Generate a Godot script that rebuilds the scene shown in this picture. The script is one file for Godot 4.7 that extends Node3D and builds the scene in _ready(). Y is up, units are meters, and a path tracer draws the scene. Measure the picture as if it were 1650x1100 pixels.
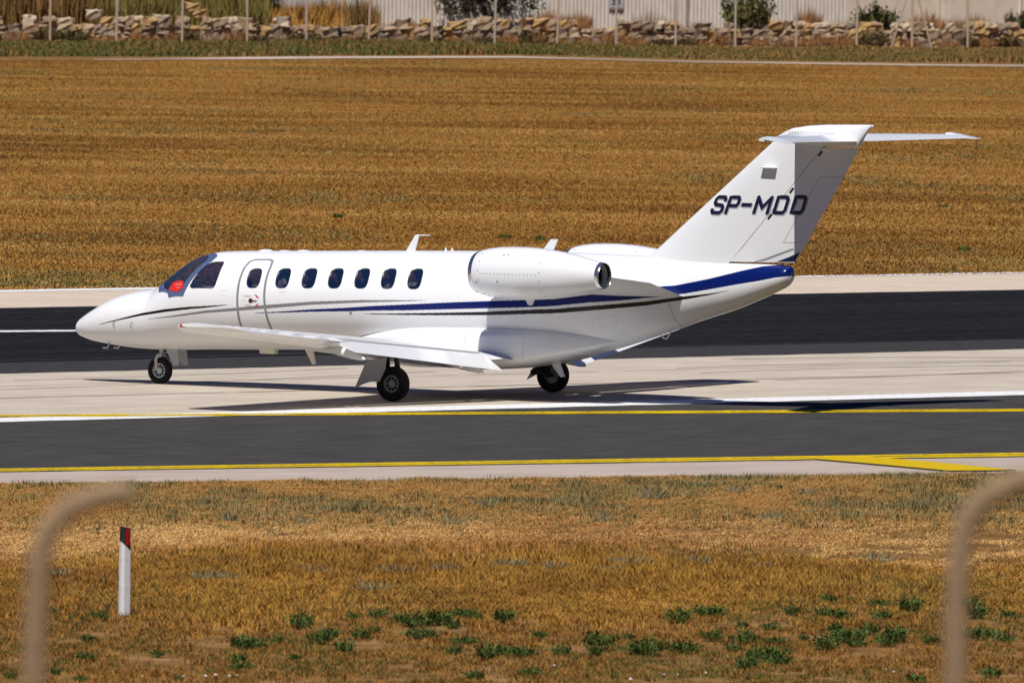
extends Node3D
# A white business jet taxiing off a runway, seen through a long lens from behind an airport fence.
# World: metres, y up, camera above the origin looking along -z.

const LENS := 19000.0          # focal length in pixels of the 1650 x 1100 photograph
const EYE := 8.467             # camera height above the runway
const HORIZON := -195.18       # pixel row of the horizon
const ROLL := 0.01417
var cam_basis: Basis
var rng := RandomNumberGenerator.new()
var counts := {}

# ------------------------------------------------------------------ helpers
func ray_of(px: float, py: float) -> Vector3:
	return -cam_basis.z + cam_basis.x * ((px - 825.0) / LENS) - cam_basis.y * ((py - 550.0) / LENS)

func ground_at(px: float, py: float, h := 0.0) -> Vector3:
	var d := ray_of(px, py)
	return Vector3(0, EYE, 0) + d * ((h - EYE) / d.y)

func at_depth(px: float, py: float, z: float) -> Vector3:
	var d := ray_of(px, py)
	return Vector3(0, EYE, 0) + d * (z / d.z)

func lin(r: float, g: float, b: float) -> Color:
	return Color(r, g, b).linear_to_srgb()

func mat(c: Color, rough := 0.8, metal := 0.0) -> StandardMaterial3D:
	var m := StandardMaterial3D.new()
	m.albedo_color = c
	m.roughness = rough
	m.metallic = metal
	m.cull_mode = BaseMaterial3D.CULL_DISABLED
	return m

func matte(m: StandardMaterial3D) -> StandardMaterial3D:
	m.metallic_specular = 0.08
	return m

func vmat(rough := 0.85) -> StandardMaterial3D:
	var m := mat(Color.WHITE, rough)
	m.vertex_color_use_as_albedo = true
	return matte(m)

func glass(c: Color, alpha: float) -> StandardMaterial3D:
	var m := mat(Color(c.r, c.g, c.b, alpha), 0.04)
	m.transparency = BaseMaterial3D.TRANSPARENCY_ALPHA
	return m

func noise_tex(size: Vector2i, freq: float, octaves: int, stops: Array, seed_ := 1, kind := FastNoiseLite.TYPE_SIMPLEX_SMOOTH) -> NoiseTexture2D:
	var n := FastNoiseLite.new()
	n.seed = seed_
	n.noise_type = kind
	n.frequency = freq
	n.fractal_octaves = octaves
	var t := NoiseTexture2D.new()
	t.width = size.x
	t.height = size.y
	t.seamless = true
	t.noise = n
	var g := Gradient.new()
	g.offsets = PackedFloat32Array(stops.map(func(s): return s[0]))
	g.colors = PackedColorArray(stops.map(func(s): return s[1]))
	t.color_ramp = g
	return t

func noise_of(seed_: int, freq: float, octaves := 3) -> FastNoiseLite:
	var n := FastNoiseLite.new()
	n.seed = seed_
	n.frequency = freq
	n.fractal_octaves = octaves
	return n

func numbered(called: String) -> String:
	var k: int = counts.get(called, 0)
	counts[called] = k + 1
	return called if k == 0 else "%s_%03d" % [called, k]

func tag(o: Node3D, label := "", category := "", group := "", kind := "") -> Node3D:
	if label: o.set_meta("label", label)
	if category: o.set_meta("category", category)
	if group: o.set_meta("group", group)
	if kind: o.set_meta("kind", kind)
	return o

func thing(called: String, label: String, category: String, where := Vector3.ZERO, turn := 0.0, group := "") -> Node3D:
	var o := Node3D.new()
	o.name = numbered(called)
	add_child(o)
	o.position = where
	o.rotation.y = turn
	tag(o, label, category, group)
	return o

func part(called: String, mesh: Mesh, m: Material, parent: Node3D) -> MeshInstance3D:
	var o := MeshInstance3D.new()
	o.mesh = mesh
	o.material_override = m
	if parent == self:
		o.name = numbered(called)
		add_child(o)
	else:
		o.name = called
		parent.add_child(o, true)
	return o

func place_copy(o: Node3D, called: String, where: Vector3, turn := 0.0, size := 1.0) -> Node3D:
	var c: Node3D = o.duplicate()
	c.name = numbered(called)
	add_child(c)
	c.position = where
	c.rotation.y = turn
	c.scale = Vector3.ONE * size
	return c

# A bag of triangles. finish() orients closed shapes outwards and smooths across edges flatter than the crease angle.
class Geo:
	var v := PackedVector3Array()
	var n := PackedVector3Array()
	var uv := PackedVector2Array()
	var col := PackedColorArray()
	var tint := Color.WHITE
	var coloured := false

	func tri(a: Vector3, b: Vector3, c: Vector3, ua := Vector2.ZERO, ub := Vector2.ZERO, uc := Vector2.ZERO) -> void:
		v.append(a); v.append(b); v.append(c)
		uv.append(ua); uv.append(ub); uv.append(uc)
		if coloured:
			col.append(tint); col.append(tint); col.append(tint)

	func quad(a: Vector3, b: Vector3, c: Vector3, d: Vector3) -> void:
		tri(a, b, c)
		tri(a, c, d)

	func trin(a: Vector3, b: Vector3, c: Vector3, na: Vector3, nb: Vector3, nc: Vector3, ua := Vector2.ZERO, ub := Vector2.ZERO, uc := Vector2.ZERO) -> void:
		if (c - a).cross(b - a).dot(na + nb + nc) < 0.0:
			tri(a, c, b, ua, uc, ub)
			n.append(na); n.append(nc); n.append(nb)
		else:
			tri(a, b, c, ua, ub, uc)
			n.append(na); n.append(nb); n.append(nc)

	func loft(rings: Array, caps := true) -> void:
		for i in rings.size() - 1:
			var r0: PackedVector3Array = rings[i]
			var r1: PackedVector3Array = rings[i + 1]
			var k := r0.size()
			for j in k:
				var j1 := (j + 1) % k
				quad(r0[j], r0[j1], r1[j1], r1[j])
		if caps:
			cap(rings[0], true)
			cap(rings[rings.size() - 1], false)

	func cap(r: PackedVector3Array, back: bool) -> void:
		var mid := Vector3.ZERO
		for p in r: mid += p
		mid /= r.size()
		for j in r.size():
			var j1 := (j + 1) % r.size()
			if back: tri(mid, r[j1], r[j])
			else: tri(mid, r[j], r[j1])

	func tube(pts: Array, radii: Array, sides := 10) -> void:
		var rings := []
		var side := Vector3.ZERO
		for i in pts.size():
			var d: Vector3 = (pts[mini(i + 1, pts.size() - 1)] - pts[maxi(i - 1, 0)]).normalized()
			if side == Vector3.ZERO:
				side = d.cross(Vector3.UP if absf(d.y) < 0.9 else Vector3.RIGHT).normalized()
			side = (side - d * side.dot(d)).normalized()
			var up := d.cross(side)
			var ring := PackedVector3Array()
			for j in sides:
				var t := TAU * j / sides
				ring.append(pts[i] + (side * cos(t) + up * sin(t)) * radii[i])
			rings.append(ring)
		loft(rings)

	# profile of (along, radius) turned about an axis
	func lathe(outline: Array, o: Vector3, axis: Vector3, sides := 24, ring_shaped := false) -> void:
		var profile := outline + [outline[0]] if ring_shaped else outline
		var s := axis.cross(Vector3.UP if absf(axis.y) < 0.9 else Vector3.RIGHT).normalized()
		var u := axis.cross(s)
		var rings := []
		for p in profile:
			var ring := PackedVector3Array()
			for j in sides:
				var t := TAU * j / sides
				ring.append(o + axis * p[0] + (s * cos(t) + u * sin(t)) * p[1])
			rings.append(ring)
		loft(rings, not ring_shaped and (profile[0][1] > 0.0005 or profile[profile.size() - 1][1] > 0.0005))

	# box with chamfered edges
	func box(c: Vector3, size: Vector3, bevel := 0.01, b := Basis.IDENTITY) -> void:
		var h := size / 2.0
		var e := minf(bevel, minf(h.x, minf(h.y, h.z)) * 0.9)
		var rings := []
		for lay in [[-h.y, e], [-h.y + e, 0.0], [h.y - e, 0.0], [h.y, e]]:
			var y: float = lay[0]
			var q: float = lay[1]
			var x0: float = h.x - q
			var z0: float = h.z - q
			var ring := PackedVector3Array()
			for p in [Vector3(x0, y, -z0 + e), Vector3(x0, y, z0 - e), Vector3(x0 - e, y, z0), Vector3(-x0 + e, y, z0), Vector3(-x0, y, z0 - e), Vector3(-x0, y, -z0 + e), Vector3(-x0 + e, y, -z0), Vector3(x0 - e, y, -z0)]:
				ring.append(c + b * p)
			rings.append(ring)
		loft(rings)

	# polygon in the plane of x and y of the basis, thickened along its z
	func slab(poly: Array, thick: float, xf := Transform3D.IDENTITY) -> void:
		var r0 := PackedVector3Array()
		var r1 := PackedVector3Array()
		var flat := PackedVector2Array()
		for p in poly:
			flat.append(p)
			r0.append(xf * Vector3(p.x, p.y, -thick / 2))
			r1.append(xf * Vector3(p.x, p.y, thick / 2))
		loft([r0, r1], false)
		var idx := Geometry2D.triangulate_polygon(flat)
		var ccw := not Geometry2D.is_polygon_clockwise(flat)
		for k in range(0, idx.size(), 3):
			var t := [idx[k], idx[k + 1], idx[k + 2]]
			var area := (flat[t[1]] - flat[t[0]]).cross(flat[t[2]] - flat[t[0]])
			if (area > 0) != ccw: t = [t[0], t[2], t[1]]
			tri(r0[t[0]], r0[t[2]], r0[t[1]])
			tri(r1[t[0]], r1[t[1]], r1[t[2]])

	func finish(crease := 35.0, closed := true) -> ArrayMesh:
		if closed and n.is_empty():
			var vol := 0.0
			var o := v[0]
			for i in range(0, v.size(), 3):
				vol += (v[i] - o).dot((v[i + 1] - o).cross(v[i + 2] - o))
			if vol > 0.0:      # clockwise fronts: outward shells have negative volume
				for i in range(0, v.size(), 3):
					var t := v[i + 1]; v[i + 1] = v[i + 2]; v[i + 2] = t
					var q := uv[i + 1]; uv[i + 1] = uv[i + 2]; uv[i + 2] = q
		if n.is_empty():
			var at := {}
			var fn := PackedVector3Array()
			for i in range(0, v.size(), 3):
				var f := (v[i + 2] - v[i]).cross(v[i + 1] - v[i])
				fn.append(f)
				if crease > 0:
					for k in 3:
						var key := Vector3i((v[i + k] * 20000.0).round())
						if not at.has(key): at[key] = PackedInt32Array()
						at[key].append(i / 3)
			var limit := cos(deg_to_rad(crease))
			n.resize(v.size())
			for i in range(0, v.size(), 3):
				var f := fn[i / 3]
				var fu := f.normalized()
				for k in 3:
					var s := f
					if crease > 0:
						s = Vector3.ZERO
						for j in at[Vector3i((v[i + k] * 20000.0).round())]:
							if fn[j].normalized().dot(fu) > limit: s += fn[j]
					s = s.normalized()
					n[i + k] = s if s.length() > 0.5 else Vector3.UP
		var arr := []
		arr.resize(Mesh.ARRAY_MAX)
		arr[Mesh.ARRAY_VERTEX] = v
		arr[Mesh.ARRAY_NORMAL] = n
		arr[Mesh.ARRAY_TEX_UV] = uv
		if coloured: arr[Mesh.ARRAY_COLOR] = col
		var m := ArrayMesh.new()
		m.add_surface_from_arrays(Mesh.PRIMITIVE_TRIANGLES, arr)
		return m

# ------------------------------------------------------------------ the jet
# Jet space: x = metres aft of the main wheels, y = height, z = metres to the jet's left.
const FUS := [
	[-7.80, 0.90, 0.86, 0.02], [-7.74, 1.00, 0.77, 0.13], [-7.62, 1.09, 0.72, 0.20], [-7.45, 1.19, 0.675, 0.28], [-7.15, 1.35, 0.635, 0.38], [-6.83, 1.465, 0.60, 0.465], [-6.50, 1.535, 0.58, 0.54], [-6.20, 1.585, 0.575, 0.605],
	[-6.04, 1.64, 0.575, 0.635], [-5.71, 1.90, 0.58, 0.695], [-5.37, 2.11, 0.595, 0.745], [-5.00, 2.215, 0.61, 0.785], [-4.60, 2.25, 0.62, 0.81], [-4.0, 2.27, 0.64, 0.825], [-3.0, 2.30, 0.67, 0.83], [-1.5, 2.345, 0.70, 0.83], [0.0, 2.385, 0.70, 0.83], [1.0, 2.40, 0.66, 0.82],
	[1.6, 2.41, 0.67, 0.78], [2.2, 2.41, 0.77, 0.71], [2.7, 2.405, 0.865, 0.64], [3.2, 2.395, 1.01, 0.56], [3.7, 2.38, 1.17, 0.48], [4.4, 2.355, 1.405, 0.37], [4.93, 2.34, 1.57, 0.30], [5.4, 2.33, 1.75, 0.24], [5.75, 2.32, 1.90, 0.20], [5.90, 2.31, 1.98, 0.17], [5.97, 2.28, 2.06, 0.11], [5.99, 2.2, 2.14, 0.02]]
const ROUND := 0.82     # metres per radian used to lay the skin out flat

func slope_at(k: int) -> Vector3:
	var i := maxi(k - 1, 0)
	var j := mini(k + 1, FUS.size() - 1)
	return (Vector3(FUS[j][1], FUS[j][2], FUS[j][3]) - Vector3(FUS[i][1], FUS[i][2], FUS[i][3])) / (FUS[j][0] - FUS[i][0])

func section(a: float) -> Vector3:   # top, bottom, half width
	var i := 0
	while i < FUS.size() - 2 and FUS[i + 1][0] < a: i += 1
	var d: float = FUS[i + 1][0] - FUS[i][0]
	var t := clampf((a - FUS[i][0]) / d, 0, 1)
	var p0 := Vector3(FUS[i][1], FUS[i][2], FUS[i][3])
	var p1 := Vector3(FUS[i + 1][1], FUS[i + 1][2], FUS[i + 1][3])
	return (2 * t * t * t - 3 * t * t + 1) * p0 + (t * t * t - 2 * t * t + t) * d * slope_at(i) + (3 * t * t - 2 * t * t * t) * p1 + (t * t * t - t * t) * d * slope_at(i + 1)

func skin(a: float, w: float) -> Vector3:      # w = angle from the top times ROUND, positive to the left side
	var s := section(a)
	var t := w / ROUND
	return Vector3(a, (s.x + s.y) / 2 + (s.x - s.y) / 2 * cos(t), s.z * sin(t))

func skin_normal(a: float, w: float) -> Vector3:
	var e := 0.004
	var a0 := clampf(a - e, FUS[0][0], FUS[-1][0])
	var a1 := clampf(a + e, FUS[0][0], FUS[-1][0])
	var da := skin(a1, w) - skin(a0, w)
	var dw := skin(a, w + e) - skin(a, w - e)
	var nn := dw.cross(da).normalized()
	var s := section(a)
	if nn.dot(skin(a, w) - Vector3(a, (s.x + s.y) / 2, 0)) < 0: nn = -nn
	return nn

func skin_uv(a: float, w: float) -> Vector2:
	return Vector2((a + 7.80) / 13.79, fposmod(w / ROUND / TAU, 1.0))

# piece of skin inside a flat polygon, lifted by "lift" along its normal
func skin_patch(polys: Array, lift: float, step := 0.07, cut := []) -> ArrayMesh:
	var g := Geo.new()
	for poly in polys:
		var lo: Vector2 = poly[0]
		var hi: Vector2 = poly[0]
		for p in poly:
			lo = Vector2(minf(lo.x, p.x), minf(lo.y, p.y))
			hi = Vector2(maxf(hi.x, p.x), maxf(hi.y, p.y))
		var nx := int((hi.x - lo.x) / step) + 1
		var ny := int((hi.y - lo.y) / step) + 1
		for i in nx:
			for j in ny:
				var x0 := lo.x + i * step
				var y0 := lo.y + j * step
				var cell := PackedVector2Array([Vector2(x0, y0), Vector2(x0 + step, y0), Vector2(x0 + step, y0 + step), Vector2(x0, y0 + step)])
				for bit in Geometry2D.intersect_polygons(cell, PackedVector2Array(poly)):
					if cut.is_empty():
						skin_fill(g, bit, lift)
					else:
						for rest in Geometry2D.clip_polygons(bit, PackedVector2Array(cut)): skin_fill(g, rest, lift)
	return g.finish(0, false)

func skin_fill(g: Geo, bit: PackedVector2Array, lift: float) -> void:
	var idx := Geometry2D.triangulate_polygon(bit)
	for k in range(0, idx.size(), 3):
		var p := []
		for q in 3:
			var f := bit[idx[k + q]]
			var nn := skin_normal(f.x, f.y)
			p.append([skin(f.x, f.y) + nn * lift, nn, Vector2((f.x + 7.80) / 13.79, f.y / ROUND / TAU)])
		if (p[1][0] - p[0][0]).cross(p[2][0] - p[0][0]).length() > 1e-9:
			g.trin(p[0][0], p[1][0], p[2][0], p[0][1], p[1][1], p[2][1], p[0][2], p[1][2], p[2][2])

# strip that runs round a flat outline from one lift to another
func skin_rim(outline: Array, l0: float, l1: float, shrink := 1.0) -> ArrayMesh:
	var g := Geo.new()
	var mid := Vector2.ZERO
	for p in outline: mid += p
	mid /= outline.size()
	for i in outline.size():
		var p: Vector2 = outline[i]
		var q: Vector2 = outline[(i + 1) % outline.size()]
		var p2 := mid + (p - mid) * shrink
		var q2 := mid + (q - mid) * shrink
		var a := skin(p.x, p.y) + skin_normal(p.x, p.y) * l0
		var b := skin(q.x, q.y) + skin_normal(q.x, q.y) * l0
		var c := skin(q2.x, q2.y) + skin_normal(q2.x, q2.y) * l1
		var d := skin(p2.x, p2.y) + skin_normal(p2.x, p2.y) * l1
		g.quad(a, b, c, d)
	return g.finish(60, false)

func deg(list: Array) -> Array:      # (metres, degrees) -> flat skin coordinates
	return list.map(func(p): return Vector2(p[0], deg_to_rad(p[1]) * ROUND))

func mirrored(list: Array) -> Array:
	return list.map(func(p): return Vector2(p.x, -p.y))

func oval(a: float, degs: float, ra: float, rd: float, power := 3.0, lean := 0.0) -> Array:
	var out := []
	for i in 28:
		var t := TAU * i / 28
		var x := signf(cos(t)) * pow(absf(cos(t)), 2.0 / power)
		var y := signf(sin(t)) * pow(absf(sin(t)), 2.0 / power)
		out.append([a + x * ra + y * lean, degs + y * rd])
	return deg(out)

const STRIPES := {
	"black1": [[-7.086,0.967,0.008],[-6.655,1.058,0.022],[-6.114,1.168,0.041],[-5.581,1.251,0.047],[-5.076,1.310,0.041],[-4.751,1.338,0.030],[-4.487,1.367,0.018],[-4.289,1.385,0.006]],
	"grey": [[-5.966,1.093,0.007],[-5.424,1.161,0.025],[-4.759,1.256,0.041],[-4.121,1.319,0.051],[-3.562,1.376,0.061],[-2.637,1.466,0.053],[-1.722,1.524,0.043],[-1.111,1.550,0.028],[-0.419,1.580,0.006]],
	"blue": [[-3.761,1.267,0.006],[-3.261,1.299,0.020],[-2.644,1.345,0.039],[-2.028,1.379,0.057],[-1.416,1.422,0.077],[-0.806,1.454,0.096],[0.105,1.510,0.111],[0.883,1.554,0.117],[1.330,1.577,0.117],[1.941,1.615,0.111],[2.532,1.692,0.122],[3.115,1.755,0.147],[3.540,1.819,0.170],[4.039,1.868,0.157],[4.602,1.980,0.172],[5.197,2.116,0.215],[5.505,2.180,0.235],[5.772,2.222,0.205],[5.99,2.235,0.170]],
	"black2": [[-1.639,1.323,0.006],[-1.122,1.332,0.020],[-0.207,1.364,0.039],[0.704,1.401,0.054],[1.021,1.422,0.063],[1.941,1.476,0.071],[2.824,1.564,0.071],[3.549,1.644,0.067],[4.226,1.754,0.049],[4.622,1.818,0.025],[4.975,1.890,0.005]]}

func livery() -> ImageTexture:
	var w := 2048
	var h := 1024
	var im := Image.create(w, h, false, Image.FORMAT_RGB8)
	im.fill(lin(0.78, 0.79, 0.80))
	var tint := {"black1": lin(0.004, 0.004, 0.005), "black2": lin(0.004, 0.004, 0.006), "grey": lin(0.20, 0.20, 0.21), "blue": lin(0.003, 0.011, 0.115)}
	for key in ["grey", "blue", "black1", "black2"]:
		var s: Array = STRIPES[key]
		for x in w:
			var a := -7.80 + 13.79 * (x + 0.5) / w
			if a < s[0][0] or a > s[-1][0]: continue
			var i := 0
			while i < s.size() - 2 and s[i + 1][0] < a: i += 1
			var t: float = (a - s[i][0]) / (s[i + 1][0] - s[i][0])
			t = clampf(t, 0, 1)
			var mid: float = lerpf(s[i][1], s[i + 1][1], t)
			var half: float = lerpf(s[i][2], s[i + 1][2], t) / 2
			var f := section(a)
			var hc := (f.x + f.y) / 2
			var rh := (f.x - f.y) / 2
			var t0 := acos(clampf((mid + half - hc) / rh, -1, 1)) / TAU
			var t1 := acos(clampf((mid - half - hc) / rh, -1, 1)) / TAU
			var y0 := int(roundf(t0 * h))
			var y1 := maxi(int(roundf(t1 * h)), y0 + 1)
			im.fill_rect(Rect2i(x, y0, 1, y1 - y0), tint[key])
			im.fill_rect(Rect2i(x, h - y1, 1, y1 - y0), tint[key])
	# panel joints: thin grey lines round and along the skin
	var joint := lin(0.52, 0.52, 0.52)
	for a in [-6.95, -4.45, 0.35, 1.75, 2.75]:
		var x := int((a + 7.80) / 13.79 * w)
		for y in h:
			if y % 7 < 5: im.set_pixel(x, y, im.get_pixel(x, y).lerp(joint, 0.22))
	# rivets round the tail cone joint
	for y in range(290, 734, 11):
		im.fill_rect(Rect2i(int((4.02 - absf(y - 512) * 0.0004 + 7.80) / 13.79 * w), y, 3, 4), lin(0.16, 0.16, 0.16))
	# two placards beside the door and an access panel on the rear fuselage
	for p in [[-3.22, 79.0, 24], [-3.22, 80.6, 16], [-4.36, 78.0, 14], [-4.36, 84.0, 14]]:
		im.fill_rect(Rect2i(int((p[0] + 7.80) / 13.79 * w) - p[2] / 2, int(p[1] / 360.0 * h), p[2], 1), lin(0.4, 0.4, 0.4))
	for s in [[2.62, 110.0, 3.02, 122.0]]:
		var x0 := int((s[0] + 7.80) / 13.79 * w)
		var x1 := int((s[2] + 7.80) / 13.79 * w)
		var y0 := int(s[1] / 360.0 * h)
		var y1 := int(s[3] / 360.0 * h)
		for x in range(x0, x1):
			im.set_pixel(x, y0, joint)
			im.set_pixel(x, y1, joint)
		for y in range(y0, y1):
			im.set_pixel(x0, y, joint)
			im.set_pixel(x1, y, joint)
	return ImageTexture.create_from_image(im)

# thickness of a wing section: upper and lower ordinate at chord fraction x
func foil(x: float, t: float, camber: float) -> Vector2:
	var y := 5 * t * (0.2969 * sqrt(x) - 0.126 * x - 0.3516 * x * x + 0.2843 * x * x * x - 0.1036 * x * x * x * x)
	var p := 0.4
	var c := camber / (p * p) * (2 * p * x - x * x) if x < p else camber / ((1 - p) * (1 - p)) * (1 - 2 * p + 2 * p * x - x * x)
	return Vector2(c + y, c - y)

# closed ring of a section between chord fractions x0 and x1; le and te are points of jet space, up is the direction of thickness
func foil_ring(le: Vector3, te: Vector3, up: Vector3, x0: float, x1: float, t: float, camber := 0.0, k := 12) -> PackedVector3Array:
	var r := PackedVector3Array()
	var c := (te - le).length()
	for i in k + 1:
		var f := float(i) / k
		var x := lerpf(x1, x0, f)
		if x0 < 0.01: x = x0 + (x1 - x0) * (1 - sin(f * PI / 2))
		r.append(le + (te - le) * x + up * (foil(x, t, camber).x * c))
	for i in range(1 if x0 < 0.01 else 0, k + 1):
		var f := float(i) / k
		var x := lerpf(x0, x1, f)
		if x0 < 0.01: x = x0 + (x1 - x0) * (1 - cos(f * PI / 2))
		r.append(le + (te - le) * x + up * (foil(x, t, camber).y * c - 0.0015))
	return r

func wing_line(l: float) -> Dictionary:
	var le := -1.27 + (l - 0.9) * 0.088
	if l < 2.0: le -= (2.0 - l) * 0.12
	var te := 1.25 - (l - 1.2) * 0.100
	var h := 0.70 + (l - 1.2) * 0.0885
	var t := lerpf(0.145, 0.12, clampf((l - 0.9) / 7.0, 0, 1))
	if l > 7.8:
		var q := (l - 7.8) / 0.33
		le += 0.15 * q * q
		te -= 0.12 * q * q
		h += 0.035 * q
		t *= sqrt(maxf(1 - q * q, 0.02)) * 0.65 + 0.35
	return {"le": le, "te": te, "h": h, "t": t}

func wing_ring(l: float, x0: float, x1: float, side: int) -> PackedVector3Array:
	var w := wing_line(l)
	if side < 0: w.h += 0.030 * (l - 1.2)      # the jet leans a little to its left on the cambered concrete
	return foil_ring(Vector3(w.le, w.h, l * side), Vector3(w.te, w.h, l * side), Vector3.UP, x0, x1, w.t, 0.018)

func hinge_x(l: float) -> float:
	var w := wing_line(l)
	if l > 5.105: return 0.75
	return (0.80 - (l - 1.2) * 0.069 - w.le) / (w.te - w.le)

func make_wing(side: int, jet: Node3D, white: Material, metal: Material) -> void:
	var g := Geo.new()
	var rings := []
	for l in [0.4, 0.9, 1.2, 1.6, 2.0, 2.6, 3.2, 3.8, 4.3, 4.7, 5.10]: rings.append(wing_ring(l, 0, hinge_x(l), side))
	g.loft(rings)
	var wing := part("wing", g.finish(40), white, jet)
	g = Geo.new()
	rings = []
	for l in [5.106, 5.5, 5.9, 6.4, 7.0, 7.4, 7.8]: rings.append(wing_ring(l, 0, 0.75, side))
	g.loft(rings)
	part("outer_panel", g.finish(40), white, wing)
	g = Geo.new()
	rings = []
	for l in [7.803, 7.87, 7.94, 8.0, 8.06, 8.10, 8.125]: rings.append(wing_ring(l, 0, 1, side))
	g.loft(rings)
	part("wing_tip", g.finish(50), white, wing)
	g = Geo.new()
	rings = []
	for l in [7.36, 7.6, 7.8]: rings.append(wing_ring(l, 0.752, 1, side))
	g.loft(rings)
	part("tip_trailing_edge", g.finish(40), white, wing)
	g = Geo.new()
	rings = []
	for l in [5.16, 5.6, 6.1, 6.7, 7.34]: rings.append(wing_ring(l, 0.775, 1, side))
	g.loft(rings)
	part("aileron", g.finish(40), white, wing)
	# flap, lowered about its hinge
	g = Geo.new()
	rings = []
	for l in [1.18, 1.8, 2.5, 3.2, 3.9, 4.5, 5.06]:
		var x := hinge_x(l)
		var w := wing_line(l)
		if side < 0: w.h += 0.030 * (l - 1.2)
		var pivot := Vector3(lerpf(w.le, w.te, x), w.h - 0.015, l * side)
		var ring := wing_ring(l, x + 0.006, 1, side)
		var turn := Basis(Vector3(0, 0, 1), -deg_to_rad(23))
		for i in ring.size():
			ring[i] = pivot + turn * (ring[i] - pivot) + Vector3(0.052, -0.022, 0)
		rings.append(ring)
	g.loft(rings)
	part("flap", g.finish(40), white, wing)
	g = Geo.new()
	rings = []
	for l in [0.5, 0.8, 1.0, 1.15]: rings.append(wing_ring(l, hinge_x(l) + 0.001, 1, side))
	g.loft(rings)
	part("root_trailing_edge", g.finish(40), white, wing)
	# flap track fairings
	for l in ([1.60, 4.85] if side > 0 else [1.60]):
		g = Geo.new()
		var w := wing_line(l)
		var a0: float = 0.80 - (l - 1.2) * 0.069
		var hh: float = w.h - 0.115 + (0.030 * (l - 1.2) if side < 0 else 0.0)
		rings = []
		for q in [[-0.42, 0.004, 0.02], [-0.30, 0.03, 0.005], [-0.08, 0.052, -0.02], [0.14, 0.052, -0.06], [0.30, 0.035, -0.105], [0.40, 0.008, -0.135]]:
			var ring := PackedVector3Array()
			for j in 10:
				var t := TAU * j / 10
				ring.append(Vector3(a0 + q[0], hh + q[2] + sin(t) * q[1] * 1.5, l * side + cos(t) * q[1]))
			rings.append(ring)
		g.loft(rings)
		part("flap_track", g.finish(50), white, wing)
	# lights let into the tip
	g = Geo.new()
	g.lathe([[-0.02, 0.0], [-0.018, 0.012], [0.0, 0.026], [0.10, 0.026], [0.118, 0.012], [0.12, 0.0]], Vector3(-0.46, 1.346, 8.10 * side), Vector3.RIGHT, 14)
	var lens := part("light_housing", g.finish(50), mat(lin(0.10, 0.11, 0.11), 0.15), wing)
	g = Geo.new()
	g.box(Vector3(-0.435, 1.35, 8.128 * side), Vector3(0.05, 0.034, 0.012), 0.005)
	part("position_light", g.finish(40), mat(lin(0.55, 0.05, 0.03) if side > 0 else lin(0.03, 0.4, 0.12), 0.2), lens)
	g = Geo.new()
	g.box(Vector3(-0.378, 1.35, 8.128 * side), Vector3(0.04, 0.034, 0.012), 0.005)
	part("strobe_light", g.finish(40), mat(lin(0.8, 0.8, 0.8), 0.15), lens)

func fin_chord(h: float) -> Vector3:  # leading edge, hinge, trailing edge
	return Vector3(3.30 + (h - 2.38) * 1.195, 4.84 + (h - 2.30) * 0.884, 6.05 + (h - 2.37) * 0.616)

func fin_half(a: float, h: float) -> float:
	var c := fin_chord(h)
	var x := clampf((a - c.x) / (c.z - c.x), 0, 1)
	return foil(x, lerpf(0.105, 0.085, clampf((h - 2.3) / 2, 0, 1)), 0).x * (c.z - c.x)

func fin_ring(h: float, x0: float, x1: float, bend := 0.0) -> PackedVector3Array:
	var c := fin_chord(h)
	return foil_ring(Vector3(c.x, h, 0), Vector3(c.z, h + bend, 0), Vector3(0, 0, 1), x0, x1, lerpf(0.105, 0.085, clampf((h - 2.3) / 2, 0, 1)))

# flat shape laid on the left or right face of the fin
func fin_patch(polys: Array, lift: float, side: int, step := 0.1) -> ArrayMesh:
	var g := Geo.new()
	for poly in polys:
		var lo: Vector2 = poly[0]
		var hi: Vector2 = poly[0]
		for p in poly:
			lo = Vector2(minf(lo.x, p.x), minf(lo.y, p.y))
			hi = Vector2(maxf(hi.x, p.x), maxf(hi.y, p.y))
		for i in int((hi.x - lo.x) / step) + 1:
			for j in int((hi.y - lo.y) / step) + 1:
				var x0 := lo.x + i * step
				var y0 := lo.y + j * step
				var cell := PackedVector2Array([Vector2(x0, y0), Vector2(x0 + step, y0), Vector2(x0 + step, y0 + step), Vector2(x0, y0 + step)])
				for bit in Geometry2D.intersect_polygons(cell, PackedVector2Array(poly)):
					var idx := Geometry2D.triangulate_polygon(bit)
					for k in range(0, idx.size(), 3):
						var p := []
						for q in 3:
							var f: Vector2 = bit[idx[k + q]]
							p.append(Vector3(f.x, f.y, (fin_half(f.x, f.y) + lift) * side))
						var nn := Vector3(0.05, 0, side).normalized()
						if (p[1] - p[0]).cross(p[2] - p[0]).length() > 1e-9:
							g.trin(p[0], p[1], p[2], nn, nn, nn)
	return g.finish(0, false)

const GLYPHS := {
	"S": [[[0.98, 0.74], [0.98, 0.88], [0.86, 1.0], [0.2, 1.0], [0.04, 0.86], [0.04, 0.66], [0.2, 0.52], [0.82, 0.48], [0.96, 0.34], [0.96, 0.14], [0.8, 0.0], [0.16, 0.0], [0.02, 0.12], [0.02, 0.26]]],
	"P": [[[0.05, -0.08], [0.05, 1.08]], [[0.15, 1.0], [0.85, 1.0], [0.98, 0.86], [0.98, 0.6], [0.85, 0.46], [0.15, 0.46]]],
	"-": [[[0.0, 0.52], [0.95, 0.52]]],
	"M": [[[0.02, -0.08], [0.02, 0.98], [0.5, 0.34], [0.98, 0.98], [0.98, -0.08]]],
	"D": [[[0.05, -0.08], [0.05, 1.08]], [[0.15, 1.0], [0.82, 1.0], [0.97, 0.84], [0.97, 0.16], [0.82, 0.0], [0.15, 0.0]]]}

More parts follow.
